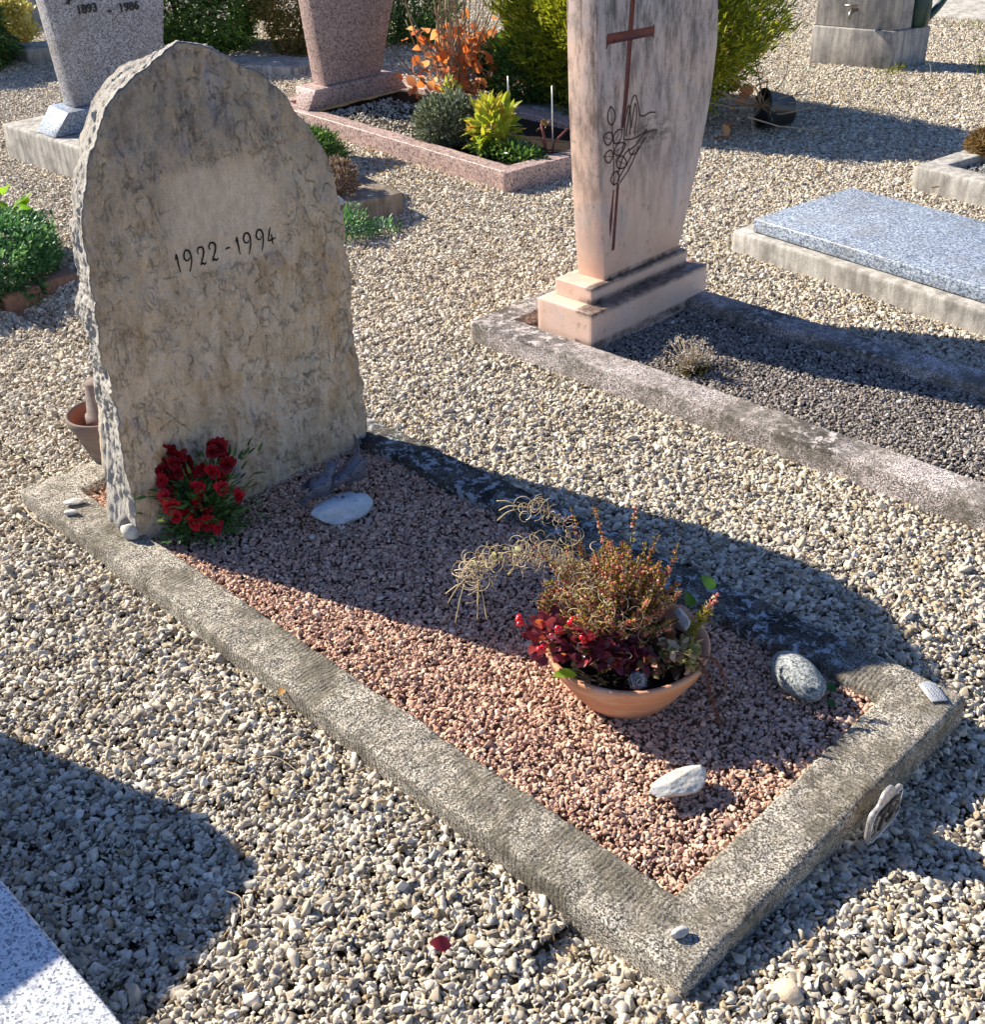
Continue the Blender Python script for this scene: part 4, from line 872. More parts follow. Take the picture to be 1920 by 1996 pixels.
V, F = text_mesh('75', .060, .002, lambda a, b, c: plate_pt(a, b - .004, -.002 - c), .0012); mesh('raised_numerals', V, F, M_NUM, NP)
for s_ in (-1, 1):
    pr = []
    for k in range(30):
        c = np.array([s_ * rng.uniform(.030, .047), rng.uniform(-.026, .020)]); V0, F0 = ICO[1]; pr.append((V0 * [.0016, .0022, .003] + np.array(plate_pt(c[0], c[1], -.0003)), F0))
    V, F = cat_meshes(pr); mesh('leaf_relief', V, F, M_NUM, NP)
V, F = tube([plate_pt(0, -.04, .005), plate_pt(0, -.12, .005)], .005, 8); mesh('stake', V, F, M_METAL, NP)
TG = thing('metal_tag', 'small rectangular zinc tag with stamped writing on the right front kerb corner', 'tag', (.697, -1.862, .003))
tq = [(.672, -1.822), (.730, -1.822), (.730, -1.858), (.672, -1.858)]
tq = [(.716, -1.866), (.699, -1.872), (.658, -1.842), (.678, -1.816), (.722, -1.846)]
n = 5; V, F = bevelled([(x, y, .0025) for x, y in tq] + [(x, y, .005) for x, y in tq], [tuple(range(n))[::-1], tuple(range(n, 2 * n))] + [(i, (i + 1) % n, n + (i + 1) % n, n + i) for i in range(n)], .0004, 1); mesh('plate', V, F, M_ZINC, TG)
pr = []
for row in range(4):
    for k in range(9):
        if rng.uniform() < .15: continue
        x = .676 + k * .0040 - row * .0035 + rng.uniform(-.0006, .0006); y = -1.826 - row * .0055 - k * .0028; h_ = .0055 if row == 1 else .0032
        V0, F0 = box(x, x + rng.uniform(.0008, .003), y - h_ / 2, y + h_ / 2, .0049, .0054, 0); pr.append((V0, F0))
V, F = cat_meshes(pr); mesh('stamped_marks', V, F, M_METAL, TG)

# ------------------------------------------------------------------ pots behind the headstone
t = thing('flower_pot', 'wide greyed terracotta pot standing half behind the rough headstone on the kerb corner', 'pot', (2.80, -1.262, .0))
prof = [(0, .002), (.048, .002), (.052, .006), (.084, .105), (.092, .112), (.095, .135), (.091, .139), (.086, .135), (.078, .108), (.046, .012), (0, .012)]
V, F = lathe(prof, (2.82, -1.250, 0), 56, cap=False); mesh('pot', V, F, M_TERRAG, t, smooth=True)
V, F = lathe([(.0845, .132), (.0775, .110), (.0455, .0125)], (2.82, -1.250, 0), 56, cap=False); mesh('inner_wall', V * 1.0 - np.array([0, 0, -.0003]), F, M_TERRAI, t, smooth=True)
prof = [(0, .0), (.022, .0), (.025, .004), (.036, .095), (.042, .097), (.043, .118), (.039, .120), (.036, .110), (0, .1)]
R_ = Matrix.Rotation(math.pi, 4, 'X')
t = thing('flower_pot', 'slim red terracotta pot upside down inside the wide pot, lowest of the two', 'pot', (2.825, -1.252, .012))
V, F = lathe(prof, (2.825, -1.252, .145), 40, cap=False, rot=R_); mesh('pot', V, F, M_TERRAI, t, smooth=True)
t = thing('flower_pot', 'slim grey-washed terracotta pot upside down on top inside the wide pot', 'pot', (2.825, -1.252, .10))
V, F = lathe(prof, (2.825, -1.252, .225), 40, cap=False, rot=R_); V[:, :2] = (V[:, :2] - [2.825, -1.252]) * 1.02 + [2.825, -1.252]; mesh('pot', V, F, M_TERRAG, t, smooth=True)

# ------------------------------------------------------------------ marble grave
LK = lambda P: np.clip(.45 + .5 * fbm(P, 5, 3, 4), 0, 1) * (P[:, 2] > .005)
kerb_ring('grave_kerb', 'lichen-mottled concrete kerb around the dark gravel bed of the pink marble headstone',
          [(2.727, -2.552), (.15, -2.552), (.15, -3.285), (2.727, -3.285)], [(2.62, -2.662), (.26, -2.662), (.26, -3.176), (2.62, -3.176)],
          .014, -.14, M_KERB2, (1.5, -2.9, -.14), step=.014, rough=.0012, lichf=LK, edge=.008)
V, F = box(.25, 2.64, -3.18, -2.65, -.16, -.030, 0); tag(mesh('dark_gravel_bed', V, F, M_SOIL, loc=(1.45, -2.9, -.16)), kind='structure')
scatter(.30, 2.63, -3.18, -2.655, -.022, .0060, 2.2, 51, M_DARK, 'dark_gravel', 'dark grey weathered gravel filling the bed before the pink marble headstone')
PM = thing('headstone', 'pink marble headstone with inlaid cross and engraved rose on a two-step base', 'headstone', (2.41, -2.98, 0))
V, F = hexa([(2.293, -3.285), (2.530, -3.285), (2.530, -2.676), (2.293, -2.676)], -.03, [(2.293, -3.285), (2.530, -3.285), (2.530, -2.676), (2.293, -2.676)], .110, .003)
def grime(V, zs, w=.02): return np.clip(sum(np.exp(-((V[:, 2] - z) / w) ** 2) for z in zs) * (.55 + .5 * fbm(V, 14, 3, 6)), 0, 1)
def subdiv(V, F, n):
    bm = bmesh.new(); vs = [bm.verts.new(v) for v in V]
    for f in F: bm.faces.new([vs[i] for i in f])
    bmesh.ops.subdivide_edges(bm, edges=[e for e in bm.edges if e.calc_length() > .03], cuts=n, use_grid_fill=True)
    bm.verts.index_update(); return np.array([v.co[:] for v in bm.verts]), [tuple(v.index for v in f.verts) for f in bm.faces]
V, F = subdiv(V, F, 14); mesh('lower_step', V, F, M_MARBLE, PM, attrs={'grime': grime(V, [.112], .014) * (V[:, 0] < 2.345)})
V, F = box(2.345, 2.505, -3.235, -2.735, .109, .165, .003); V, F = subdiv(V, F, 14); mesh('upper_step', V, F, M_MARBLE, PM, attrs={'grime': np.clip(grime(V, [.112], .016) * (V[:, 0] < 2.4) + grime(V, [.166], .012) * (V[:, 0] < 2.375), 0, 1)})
prof = [(-2.818, .164), (-2.790, .45), (-2.772, .7), (-2.760, 1.05), (-2.752, 1.30), (-3.00, 1.42), (-3.20, 1.36), (-3.315, 1.16), (-3.352, .95), (-3.362, .82), (-3.345, .66), (-3.310, .50), (-3.262, .34), (-3.205, .164)]
n = len(prof); NXs = 8; xs = [2.362, 2.480]
V = [(xs[0], y, z) for y, z in prof] + [(xs[1], y, z) for y, z in prof]; F = [tuple(range(n))[::-1], tuple(range(n, 2 * n))] + [(i, (i + 1) % n, n + (i + 1) % n, n + i) for i in range(n)]
V, F = bevelled(V, F, .004, 2); mesh('slab', V, F, M_MARBLE, PM, attrs={'grime': np.clip((V[:, 2] - .5) * .5, 0, .35) * 0})
fm = lambda y, z: y * 0 + 2.362
def shp(pts, off=.0016, th=.0014):
    pts = np.array(pts, float)
    m = len(pts); V = [(2.362 - off, y, z) for y, z in pts] + [(2.362 - off + th, y, z) for y, z in pts]
    return V, [tuple(range(m)), tuple(range(m, 2 * m))[::-1]] + [(i, (i + 1) % m, m + (i + 1) % m, m + i) for i in range(m)]
V, F = cat_meshes([shp([(-2.939, 1.10), (-2.918, 1.10), (-2.905, .92), (-2.894, .75), (-2.880, .640), (-2.892, .637), (-2.912, .75), (-2.925, .92)]),
                   shp([(-2.806, .915), (-2.812, .921), (-3.02, .912), (-3.026, .918), (-3.026, .880), (-3.02, .886), (-2.812, .892), (-2.806, .880)], .0022, .0020),
                   shp([(-2.867, .47), (-2.877, .47), (-2.861, .260), (-2.848, .258)])]); mesh('cross_inlay', V, F, M_INLAY, PM)
V, F = shp([(-2.850, .455), (-2.853, .455), (-2.846, .35), (-2.838, .31), (-2.834, .36)]); mesh('stem_inlay', V, F, M_INLAY, PM)
pr = []
def line(pts, w=.0042): pr.append(ribbon(smooth_line(pts, 6), w, fm, .0018))
line([(-2.850, .47), (-2.848, .56), (-2.842, .62), (-2.838, .66)], .003)
def eleaf(c, a, L_, W_):
    c = np.array(c); d = np.array([math.cos(a), math.sin(a)]); s = np.array([-d[1], d[0]])
    line([c, c + d * L_ * .3 + s * W_, c + d * L_ * .7 + s * W_ * .8, c + d * L_]); line([c, c + d * L_ * .3 - s * W_, c + d * L_ * .7 - s * W_ * .8, c + d * L_]); line([c, c + d * L_ * .9], .0018)
eleaf((-2.838, .655), math.radians(80), .060, .017); eleaf((-2.842, .610), math.radians(25), .05, .018); eleaf((-2.845, .600), math.radians(140), .055, .017)
eleaf((-2.846, .560), math.radians(12), .045, .018); eleaf((-2.848, .570), math.radians(165), .06, .018); eleaf((-2.850, .47), math.radians(110), .045, .020); eleaf((-2.86, .545), math.radians(205), .06, .018)
for pts in ([(-2.895, .60), (-2.90, .66), (-2.915, .70), (-2.925, .665), (-2.925, .61)], [(-2.905, .61), (-2.925, .70), (-2.945, .725), (-2.962, .69), (-2.97, .66)],
            [(-2.93, .63), (-2.945, .70), (-2.955, .665), (-2.945, .61)], [(-2.97, .66), (-2.99, .655), (-3.02, .66), (-3.05, .655)], [(-2.90, .60), (-2.94, .595), (-2.98, .60), (-3.01, .61)],
            [(-2.87, .50), (-2.90, .555), (-2.95, .57), (-3.0, .60), (-3.06, .60)], [(-2.868, .48), (-2.91, .52), (-2.95, .56)], [(-2.88, .47), (-2.93, .51), (-2.97, .565)],
            [(-2.92, .57), (-2.93, .55), (-2.96, .55), (-3.00, .585)], [(-2.875, .55), (-2.89, .575), (-2.90, .60)]): line(pts)
V, F = cat_meshes(pr); mesh('engraved_rose', V, F, M_ENGR, PM)
DP = thing('dead_plant', 'small dried pale plant in the dark gravel before the pink marble headstone', 'dead plant', (1.975, -2.786, -.02))
dr = np.array([1.975, -2.786, -.02]); pr = []; ends = []
for k in range(60):
    d = rng.normal(size=3) * [1, 1, .5] + [0, 0, 1.3]; d /= np.linalg.norm(d); e = dr + d * rng.uniform(.05, .115); pr.append(tube([dr + rng.normal(0, .012, 3) * [1, 1, .2], (dr + e) / 2 + rng.normal(0, .005, 3), e], .0011, 4)); ends.append(e)
V, F = cat_meshes(pr); mesh('stems', V, F, M_DRY, DP, attrs={'rnd': np.full(len(V), .4)})
P = np.repeat(np.array(ends), 14, 0) + rng.normal(0, .006, (840, 3)); V, F, at_ = leaves(DIAMOND, P, rng.normal(size=(840, 3)), .006, .005)
M_DPALE = leaf_mat('dried_pale_flower', [(0, (.35, .30, .26)), (.5, (.55, .50, .46)), (1, (.25, .18, .12))], .2, .8); mesh('dry_flowers', V, F, M_DPALE, DP, attrs=at_)
n = 320; P = dr + rng.normal(0, 1, (n, 3)) * [.02, .024, .0]; P[:, 2] = -.022; V, F, at_ = leaves(DIAMOND, P, rng.normal(size=(n, 3)) * [1, 1, .4] + [0, 0, .8], .030, .004); M_MOSS = leaf_mat('dry_moss', [(0, (.08, .07, .02)), (1, (.2, .16, .05))], .2, .8); mesh('dry_moss', V, F, M_MOSS, DP, attrs=at_)

# ------------------------------------------------------------------ blue grey slab (right)
t = thing('grave_slab', 'blue-grey granite ledger slab lying on a stained concrete kerb', 'grave slab', (1.6, -4.1, -.1))
V, F = hexa([(2.574, -3.843), (.9, -3.60), (.82, -4.35), (2.50, -4.56)], -.12, [(2.574, -3.843), (.9, -3.60), (.82, -4.35), (2.50, -4.56)], .028, .008); V, F = subdiv(V, F, 16); V[:, 2] += np.where(V[:, 2] > 0, fbm(V, 20, 3, 4) * .002, 0); mesh('concrete_kerb', V, F, M_CONC, t)
V, F = hexa([(2.50, -3.872), (.93, -3.665), (.86, -4.26), (2.425, -4.465)], .030, [(2.50, -3.872), (.93, -3.665), (.86, -4.26), (2.425, -4.465)], .082, .005); mesh('granite_slab', V, F, M_G5, t)
# upper right grave
kerb_ring('grave_kerb', 'pale concrete kerb with grey gravel at the right edge behind the blue-grey slab',
          [(2.43, -5.012), (.9, -4.80), (.82, -5.42), (2.36, -5.62)], [(2.32, -5.115), (1.0, -4.93), (.93, -5.30), (2.25, -5.50)], .052, -.12, M_CONC, (1.7, -5.2, -.12), step=.03, rough=.001)
V, F = box(1.2, 2.3, -5.42, -5.05, -.1, .012, 0); V = V @ np.array([[1, 0, 0], [0, 1, 0], [0, 0, 1]]); tag(mesh('grey_gravel_bed', V, F, M_SOIL, loc=(1.7, -5.2, -.1)), kind='structure')
scatter(1.2, 2.30, -5.44, -5.05, .018, .008, 1.6, 61, M_GREYG, 'grey_gravel', 'fine grey gravel inside the pale kerb at the right edge')
t = thing('dried_mound_plant', 'round brown dried cushion plant by the pale kerb at the right edge', 'plant', (2.36, -5.50, .05))
n = 2600; d = rng.normal(size=(n, 3)); d /= np.linalg.norm(d, axis=1)[:, None]; d[:, 2] = np.abs(d[:, 2]); P = np.array([2.28, -5.48, .05]) + d * [.12, .13, .085] * rng.uniform(.8, 1.05, (n, 1))
M_BRN = leaf_mat('brown_dry_leaf', [(0, (.14, .08, .03)), (.5, (.32, .20, .08)), (1, (.45, .33, .16))], .2, .8); V, F, at_ = leaves(DIAMOND, P, d + rng.normal(0, .5, (n, 3)), .03, .006); mesh('foliage', V, F, M_BRN, t, attrs=at_)
V0, F0 = ICO[3]; V = V0 * [.10, .11, .07] + np.array([2.28, -5.48, .055]); mesh('root_ball', V, F0, M_SOIL, t, smooth=True)
rock('dark_stone', 'smooth dark speckled stone on the grey gravel, cut by the right edge', 'stone', (2.02, -5.28, .06), (.14, .10, .10), M_OVAL, 44, nclip=4)
rock('white_rock', 'chalk white stone behind the brown cushion plant at the right edge', 'stone', (2.13, -5.56, .13), (.05, .05, .05), M_WHITE, 45, nclip=6)

# ------------------------------------------------------------------ white slab bottom left and its stone (outside the frame)
t = thing('grave_slab', 'white speckled polished granite slab in the bottom left corner', 'grave slab', (1.5, -.1, -.1))
V, F = box(.45, 2.42, -.345, .55, -.12, .030, .006); mesh('granite_slab', V, F, M_G7, t)
prof = [(-.375, .03), (-.375, .675), (-.350, .745), (-.20, .785), (-.02, .812), (.20, .82), (.45, .78), (.52, .66), (.55, .03)]
n = len(prof); V = [(2.48, y, z) for y, z in prof] + [(2.58, y, z) for y, z in prof]; F = [tuple(range(n))[::-1], tuple(range(n, 2 * n))] + [(i, (i + 1) % n, n + (i + 1) % n, n + i) for i in range(n)]
V, F = bevelled(V, F, .006, 2); t2 = thing('headstone', 'white speckled granite headstone at the head of the bottom left slab, outside the photo', 'headstone', (2.5, .1, .0)); mesh('slab', V, F, M_G7, t2)
V, F = box(2.43, 2.64, -.42, .60, -.1, .029, .004); mesh('base', V, F, M_G7, t2)

# ------------------------------------------------------------------ left background: grey granite grave
t = thing('grave_kerb', 'coarse grey concrete kerb under the grey granite headstone at top left', 'kerb', (5.9, -3.2, -.1))
V, F = hexa([(6.42, -2.655), (4.9, -2.672), (4.9, -3.42), (6.42, -3.40)], -.12, [(6.40, -2.66), (4.9, -2.678), (4.9, -3.42), (6.40, -3.40)], .108, .01); V, F = subdiv(V, F, 16); mesh('kerb_block', V, F, M_CONC, t)
G1 = thing('headstone', 'grey granite headstone flaring upwards, dated 1893 - 1986, top left', 'headstone', (5.95, -3.1, .11))
V, F = hexa([(5.859, -3.62), (6.069, -3.62), (6.069, -2.692), (5.859, -2.685)], .110, [(5.835, -3.52), (6.09, -3.52), (6.09, -2.80), (5.835, -2.772)], .220, .004); mesh('base', V, F, M_G5, G1, label='blue-grey granite base with a sunlit bevelled end')
V, F = hexa([(5.900, -3.36), (6.03, -3.36), (6.03, -2.852), (5.906, -2.848)], .222, [(5.900, -3.50), (6.03, -3.50), (6.03, -2.81), (5.906, -2.795)], .885, .005); mesh('slab', V, F, M_G1, G1)
fn = lambda yc, zc: (lambda a, b, c: (5.8975 - c, yc - a, zc + b))
M_LET = Mat('black_letters').done((.02, .02, .022), .5)
V, F = text_mesh('1893', .058, .002, fn(-3.015, .668), .001); mesh('year_numerals', V, F, M_LET, G1)
V, F = text_mesh('-', .07, .002, fn(-3.135, .648), .001); mesh('year_dash', V, F, M_LET, G1)
V, F = text_mesh('1986', .058, .002, fn(-3.245, .648), .001); mesh('year_numerals', V, F, M_LET, G1)
V, F = text_mesh('ELISE', .070, .002, fn(-3.045, .745), .001); mesh('name_letters', V, F, M_LET, G1)
pr = [tube([(5.896, -2.925, .700), (5.896, -2.925, .80)], .005, 6), tube([(5.896, -2.900, .77), (5.896, -2.950, .77)], .005, 6), tube([(5.896, -2.910, .705), (5.896, -2.940, .722)], .004, 6)]
V, F = cat_meshes(pr); mesh('small_cross', V, F, M_LET, G1)

# pink granite grave
kerb_ring('grave_kerb', 'polished pink granite kerb around the planted bed, upper middle', [(5.80, -4.00), (3.82, -3.853), (3.70, -4.42), (3.55, -4.42)][:0] or [(5.95, -4.03), (3.822, -3.853), (3.722, -4.78), (5.85, -4.93)], [(5.85, -4.12), (3.905, -3.945), (3.835, -4.68), (5.77, -4.83)],
          .034, -.14, M_G3, (4.8, -4.3, -.14), step=.04, rough=.0, edge=.004)
V, F = hexa([(5.87, -4.10), (3.89, -3.93), (3.82, -4.695), (5.79, -4.85)], -.15, [(5.87, -4.10), (3.89, -3.93), (3.82, -4.695), (5.79, -4.85)], .0, 0); V, F = subdiv(V, F, 24); V[:, 2] += np.where(V[:, 2] > -.05, fbm(V, 9, 4, 4) * .006, 0); tag(mesh('planting_soil', V, F, M_SOIL, loc=(4.8, -4.3, -.15)), kind='structure')
scatter(4.55, 5.55, -4.62, -4.08, .004, .010, .8, 71, M_PALE, 'bed_gravel', 'pale gravel scattered on the soil in front of the pink granite headstone')
G3 = thing('headstone', 'pink speckled granite headstone widening upwards on a sloped base, upper middle', 'headstone', (5.6, -4.4, .03))
V, F = hexa([(5.545, -4.80), (5.68, -4.80), (5.68, -4.045), (5.545, -4.030)], .034, [(5.53, -4.70), (5.72, -4.70), (5.72, -4.09), (5.53, -4.085)], .140, .004)
V[:, 1] = np.where(V[:, 1] < -4.6, V[:, 1] + .03, V[:, 1]); mesh('base', V, F, M_G3, G3)
V, F = hexa([(5.563, -4.585), (5.70, -4.585), (5.70, -4.195), (5.563, -4.178)], .141, [(5.563, -4.96), (5.70, -4.96), (5.70, -4.10), (5.563, -4.075)], 1.18, .005); mesh('slab', V, F, M_G3, G3)

# ------------------------------------------------------------------ plants
def shrub(name, label, c, rad, n, tmp, L_, W_, mat, seed, cat='shrub', up=.5, inner=.55, lump=.22, stems=6, jitter=.5, nrm=None, base=None, stemmat=None, core=True, parts=('foliage', 'branches')):
    g = np.random.default_rng(seed); c = np.array(c, float); rad = np.array(rad, float)
    d = g.normal(size=(n, 3)); d /= np.linalg.norm(d, axis=1)[:, None]
    lumpf = 1 + lump * fbm(d * 2.2 + seed, 1, 3, seed) + .10 * fbm(d * 8 + seed, 1, 2, seed + 1)
    r = (inner + (1 - inner) * g.uniform(0, 1, n) ** .45) * lumpf
    P = c + d * rad * r[:, None]; zb = c[2] - rad[2] * .98 if base is None else base; k = P[:, 2] > zb; P = P[k]; d = d[k]
    D = d * [1, 1, .7] + [0, 0, up] + g.normal(0, jitter, d.shape)
    t = thing(name, label, cat, (c[0], c[1], zb))
    V, F, at_ = leaves(tmp, P, D, L_ * g.uniform(.6, 1.25, len(P)), W_, g); mesh(parts[0], V, F, mat, t, attrs=at_)
    pr = []
    for s in range(stems):
        e = c + g.normal(size=3) * rad * .4; e[2] = max(e[2], zb + .05); b = np.array([c[0] + g.normal(0, rad[0] * .12), c[1] + g.normal(0, rad[1] * .12), zb - .02]); pr.append(tube(smooth_line([b, (b + e) / 2 + g.normal(0, .02, 3), e], 4), [.012 * rad[0] * 2] * 4 + [.006 * rad[0] * 2] * 5, 5))
    V, F = cat_meshes(pr); mesh(parts[1], V, F, stemmat or M_BARK, t)
    return t
M_YEW = leaf_mat('golden_yew_needle', [(0, (.10, .15, .015)), (.4, (.24, .28, .02)), (.8, (.42, .42, .03)), (1, (.55, .50, .06))], .3, .5, .3)
M_DKG = leaf_mat('dark_evergreen_leaf', [(0, (.025, .07, .02)), (.5, (.07, .16, .04)), (.85, (.15, .28, .06)), (1, (.32, .42, .14))], .35, .35, .5)
M_OLIVE = leaf_mat('olive_brown_conifer', [(0, (.10, .11, .03)), (.4, (.24, .20, .06)), (.75, (.34, .23, .10)), (1, (.18, .24, .06))], .35, .6, .3)
M_GREYG2 = leaf_mat('grey_green_needle', [(0, (.05, .07, .04)), (.5, (.14, .18, .11)), (.85, (.32, .36, .28)), (1, (.5, .52, .44))], .2, .5, .4)
M_YELG = leaf_mat('yellow_green_leaf', [(0, (.20, .30, .03)), (.5, (.38, .44, .05)), (.85, (.52, .46, .06)), (1, (.45, .25, .08))], .4, .4, .4)
M_MOUND = leaf_mat('fresh_green_leaf', [(0, (.04, .13, .05)), (.6, (.10, .25, .10)), (1, (.22, .38, .16))], .3, .45, .4)
M_ORNG = leaf_mat('orange_dry_leaf', [(0, (.62, .16, .05)), (.5, (.75, .26, .09)), (.8, (.80, .45, .26)), (1, (.35, .10, .05))], .45, .6, .3)
# golden yew, seen left and right of the marble stone
shrub('golden_yew', 'large spreading golden yellow-green conifer behind the pink marble headstone', (4.40, -5.36, .46), (.86, .52, .56), 52000, LONG, .045, .011, M_YEW, 5, lump=.18, stems=14, up=.9, inner=.35, base=-.05)
V0, F0 = ICO[4]
shrub('dark_foliage', 'added dark foliage standing for the shade at the left base of the golden conifer', (4.95, -5.22, .14), (.36, .26, .22), 13000, LONG, .035, .009, M_DKG, 6, stems=6, base=-.06)  # added dark shrub, stands for the shade the golden yew throws on its base
# dry grass clump with orange leaves
t = thing('dry_grass_clump', 'tall dry straw stalks with orange-brown withered leaves beside the pink granite headstone', 'dead plant', (5.33, -4.98, -.04))
cb = np.array([5.35, -5.02, -.04]); pr = []; rn = []
for k in range(90):
    b = cb + rng.normal(0, .06, 3) * [1, 1, 0]; h_ = rng.uniform(.25, .75); e = b + np.array([rng.normal(0, .14), rng.normal(0, .14), h_]); c = smooth_line([b, (b + e) / 2 + rng.normal(0, .03, 3), e], 5); V, F = tube(c, rng.uniform(.0022, .0045), 4); pr.append((V, F)); rn.append(np.full(len(V), rng.uniform()))
for k in range(60):
    b = cb + rng.normal(0, .05, 3) * [1, 1, 0] + [0, 0, rng.uniform(.05, .3)]; d = rng.normal(size=3) * [1, 1, .4]; e = b + d * .11; V, F = tube(smooth_line([b, (b + e) / 2 + [0, 0, .04], e], 4), .002, 4); pr.append((V, F)); rn.append(np.full(len(V), rng.uniform()))
V, F = cat_meshes(pr); mesh('stalks', V, F, M_DRY, t, attrs={'rnd': np.concatenate(rn)})
n = 230; P = cb + rng.normal(0, 1, (n, 3)) * [.16, .18, 0]; P[:, 2] = rng.uniform(.0, .34, n); V, F, at_ = leaves(OVAL, P, rng.normal(size=(n, 3)), rng.uniform(.05, .085, n), .055); V = V + .008 * np.stack([fbm(V * 30, 1, 2, s) for s in (1, 2, 3)], 1); mesh('withered_leaves', V, F, M_ORNG, t, attrs=at_)
# bed plants
shrub('cushion_shrub', 'rounded grey-green cushion shrub in the pink granite bed', (4.53, -4.16, .095), (.20, .17, .135), 9000, DIAMOND, .026, .009, M_GREYG2, 8, base=.0, stems=5, inner=.5)
shrub('yellow_leaved_plant', 'bright yellow-green leafy plant right of the grey-green cushion shrub', (4.22, -4.17, .11), (.10, .095, .135), 240, LONG, .085, .028, M_YELG, 9, base=.0, stems=6, inner=.1, lump=.1, up=.6, stemmat=M_STEM)
shrub('small_green_plant', 'small bright green sprig standing at the back of the grey-green cushion shrub', (4.62, -4.26, .20), (.045, .045, .07), 90, LONG, .035, .014, M_YELG, 10, base=.05, stems=3, inner=.1, stemmat=M_STEM)
shrub('ground_cover_plant', 'low dark green plant along the inner edge of the pink granite kerb', (4.10, -4.13, .03), (.24, .10, .04), 900, LONG, .03, .014, M_DKG, 11, base=.0, stems=3)
t = thing('rose_stub', 'cut leafless reddish stems near the front corner of the pink granite bed', 'plant', (3.93, -4.25, .0))
pr = [tube([(3.94, -4.25, -.01), (3.945, -4.24, .08), (3.96, -4.23, .16)], .006, 6), tube([(3.93, -4.26, -.01), (3.92, -4.28, .07), (3.88, -4.33, .13)], .005, 6), tube([(3.94, -4.25, .03), (3.95, -4.22, .09)], .004, 6)]
V, F = cat_meshes(pr); mesh('stems', V, F, M_RSTEM, t); n = 10; P = np.array([3.955, -4.235, .15]) + rng.normal(0, .012, (n, 3)); V, F, at_ = leaves(OVAL, P, rng.normal(size=(n, 3)) + [0, 0, 1], .04, .016); mesh('dry_leaves', V, F, M_BRN, t, attrs=at_)
for (x, y, h_, lab) in ((4.36, -4.42, .30, 'thin grey plant stake standing behind the yellow-green plant'), (3.93, -4.28, .33, 'thin grey plant stake beside the cut stems in the pink granite bed')):
    V, F = tube([(x, y, -.02), (x + .004, y, h_ * .5), (x, y + .003, h_)], .0035, 6); tag(mesh('plant_stake', V, F, M_METALB, loc=(x, y, 0)), lab, 'stake')
# small grave left of centre, behind the headstone
t = thing('grave_kerb', 'low brown stained concrete grave block with a dark horizontal crack, right behind the rough headstone', 'kerb', (4.2, -3.1, -.1))
V, F = hexa([(3.93, -3.31), (4.08, -2.70), (5.10, -2.92), (4.95, -3.50)], -.12, [(3.93, -3.31), (4.08, -2.70), (5.10, -2.92), (4.95, -3.50)], .048, .006); V, F = subdiv(V, F, 16); mesh('block', V, F, M_CONC_D, t)
M_HBR = leaf_mat('faded_heather', [(0, (.09, .05, .05)), (.5, (.22, .15, .13)), (.85, (.42, .33, .28)), (1, (.35, .25, .06))], .2, .6)
shrub('faded_heather', 'faded brown heather cushion on the stained concrete block behind the rough headstone', (4.16, -3.13, .10), (.085, .10, .085), 2600, DIAMOND, .022, .007, M_HBR, 12, base=.05, stems=5, inner=.3, lump=.3)
shrub('dark_foliage', 'dark green low conifer spray with a red berry beside the rough headstone, right side', (4.55, -3.28, .12), (.20, .14, .11), 2600, LONG, .05, .007, M_DKG, 13, base=.03, stems=5)
V0, F0 = ICO[2]; tag(mesh('red_berry', V0 * .012 + np.array([4.60, -3.36, .20]), F0, Mat('orange_red').done((.7, .12, .05), .4), smooth=True, loc=(4.60, -3.36, .20)), 'single orange-red berry on the dark conifer spray behind the rough headstone', 'berry')
tag(rock('grey_stone', 'x', 'stone', (4.03, -3.03, .03), (.03, .035, .05), M_FLINT, 48), 'small upright grey stone leaning on the stained block behind the rough headstone', 'stone')
shrub('weed', 'light green feathery weed at the foot of the stained concrete block', (3.87, -2.96, .0), (.07, .10, .075), 420, LONG, .028, .009, M_MOUND, 14, cat='weed', base=-.06, stems=5, inner=.1, stemmat=M_STEM)
shrub('weed', 'sparse green weeds on the gravel right of the stained concrete block foot', (3.80, -3.08, -.03), (.05, .10, .045), 160, LONG, .025, .008, M_MOUND, 15, cat='weed', base=-.06, stems=4, inner=.1, stemmat=M_STEM)
# mound plant at left edge
t = shrub('mound_plant', 'dense low green mound of parsley-like leaves at the left edge', (4.70, -1.66, .03), (.46, .36, .15), 15000, LONG, .030, .012, M_MOUND, 16, cat='plant', base=-.05, stems=8, lump=.16, inner=.7)
shrub('lime_leaf_plant', 'larger lime green leaves poking from the top of the green mound at the left edge', (4.90, -1.80, .16), (.30, .22, .04), 60, OVAL, .06, .05, M_BRIGHT, 17, cat='plant', base=.1, stems=4, inner=.2, stemmat=M_STEM)
for k in range(5):
    x = 4.30 + .02 * (k % 2); y = -2.03 + k * .17; V, F = box(x - .05, x + .05, y - .075, y + .075, -.10, -.005, .008); V, F = subdiv(V, F, 4); V = V + .003 * fbm(V, 22, 3, k)[:, None]
    tag(mesh('edging_brick', V, F, M_BRICK, loc=(x, y, -.1)), 'old brown brick in the edging under the green mound, number %s from the rough headstone' % ('one', 'two', 'three', 'four', 'five')[k], 'brick', 'bricks edging the green mound')
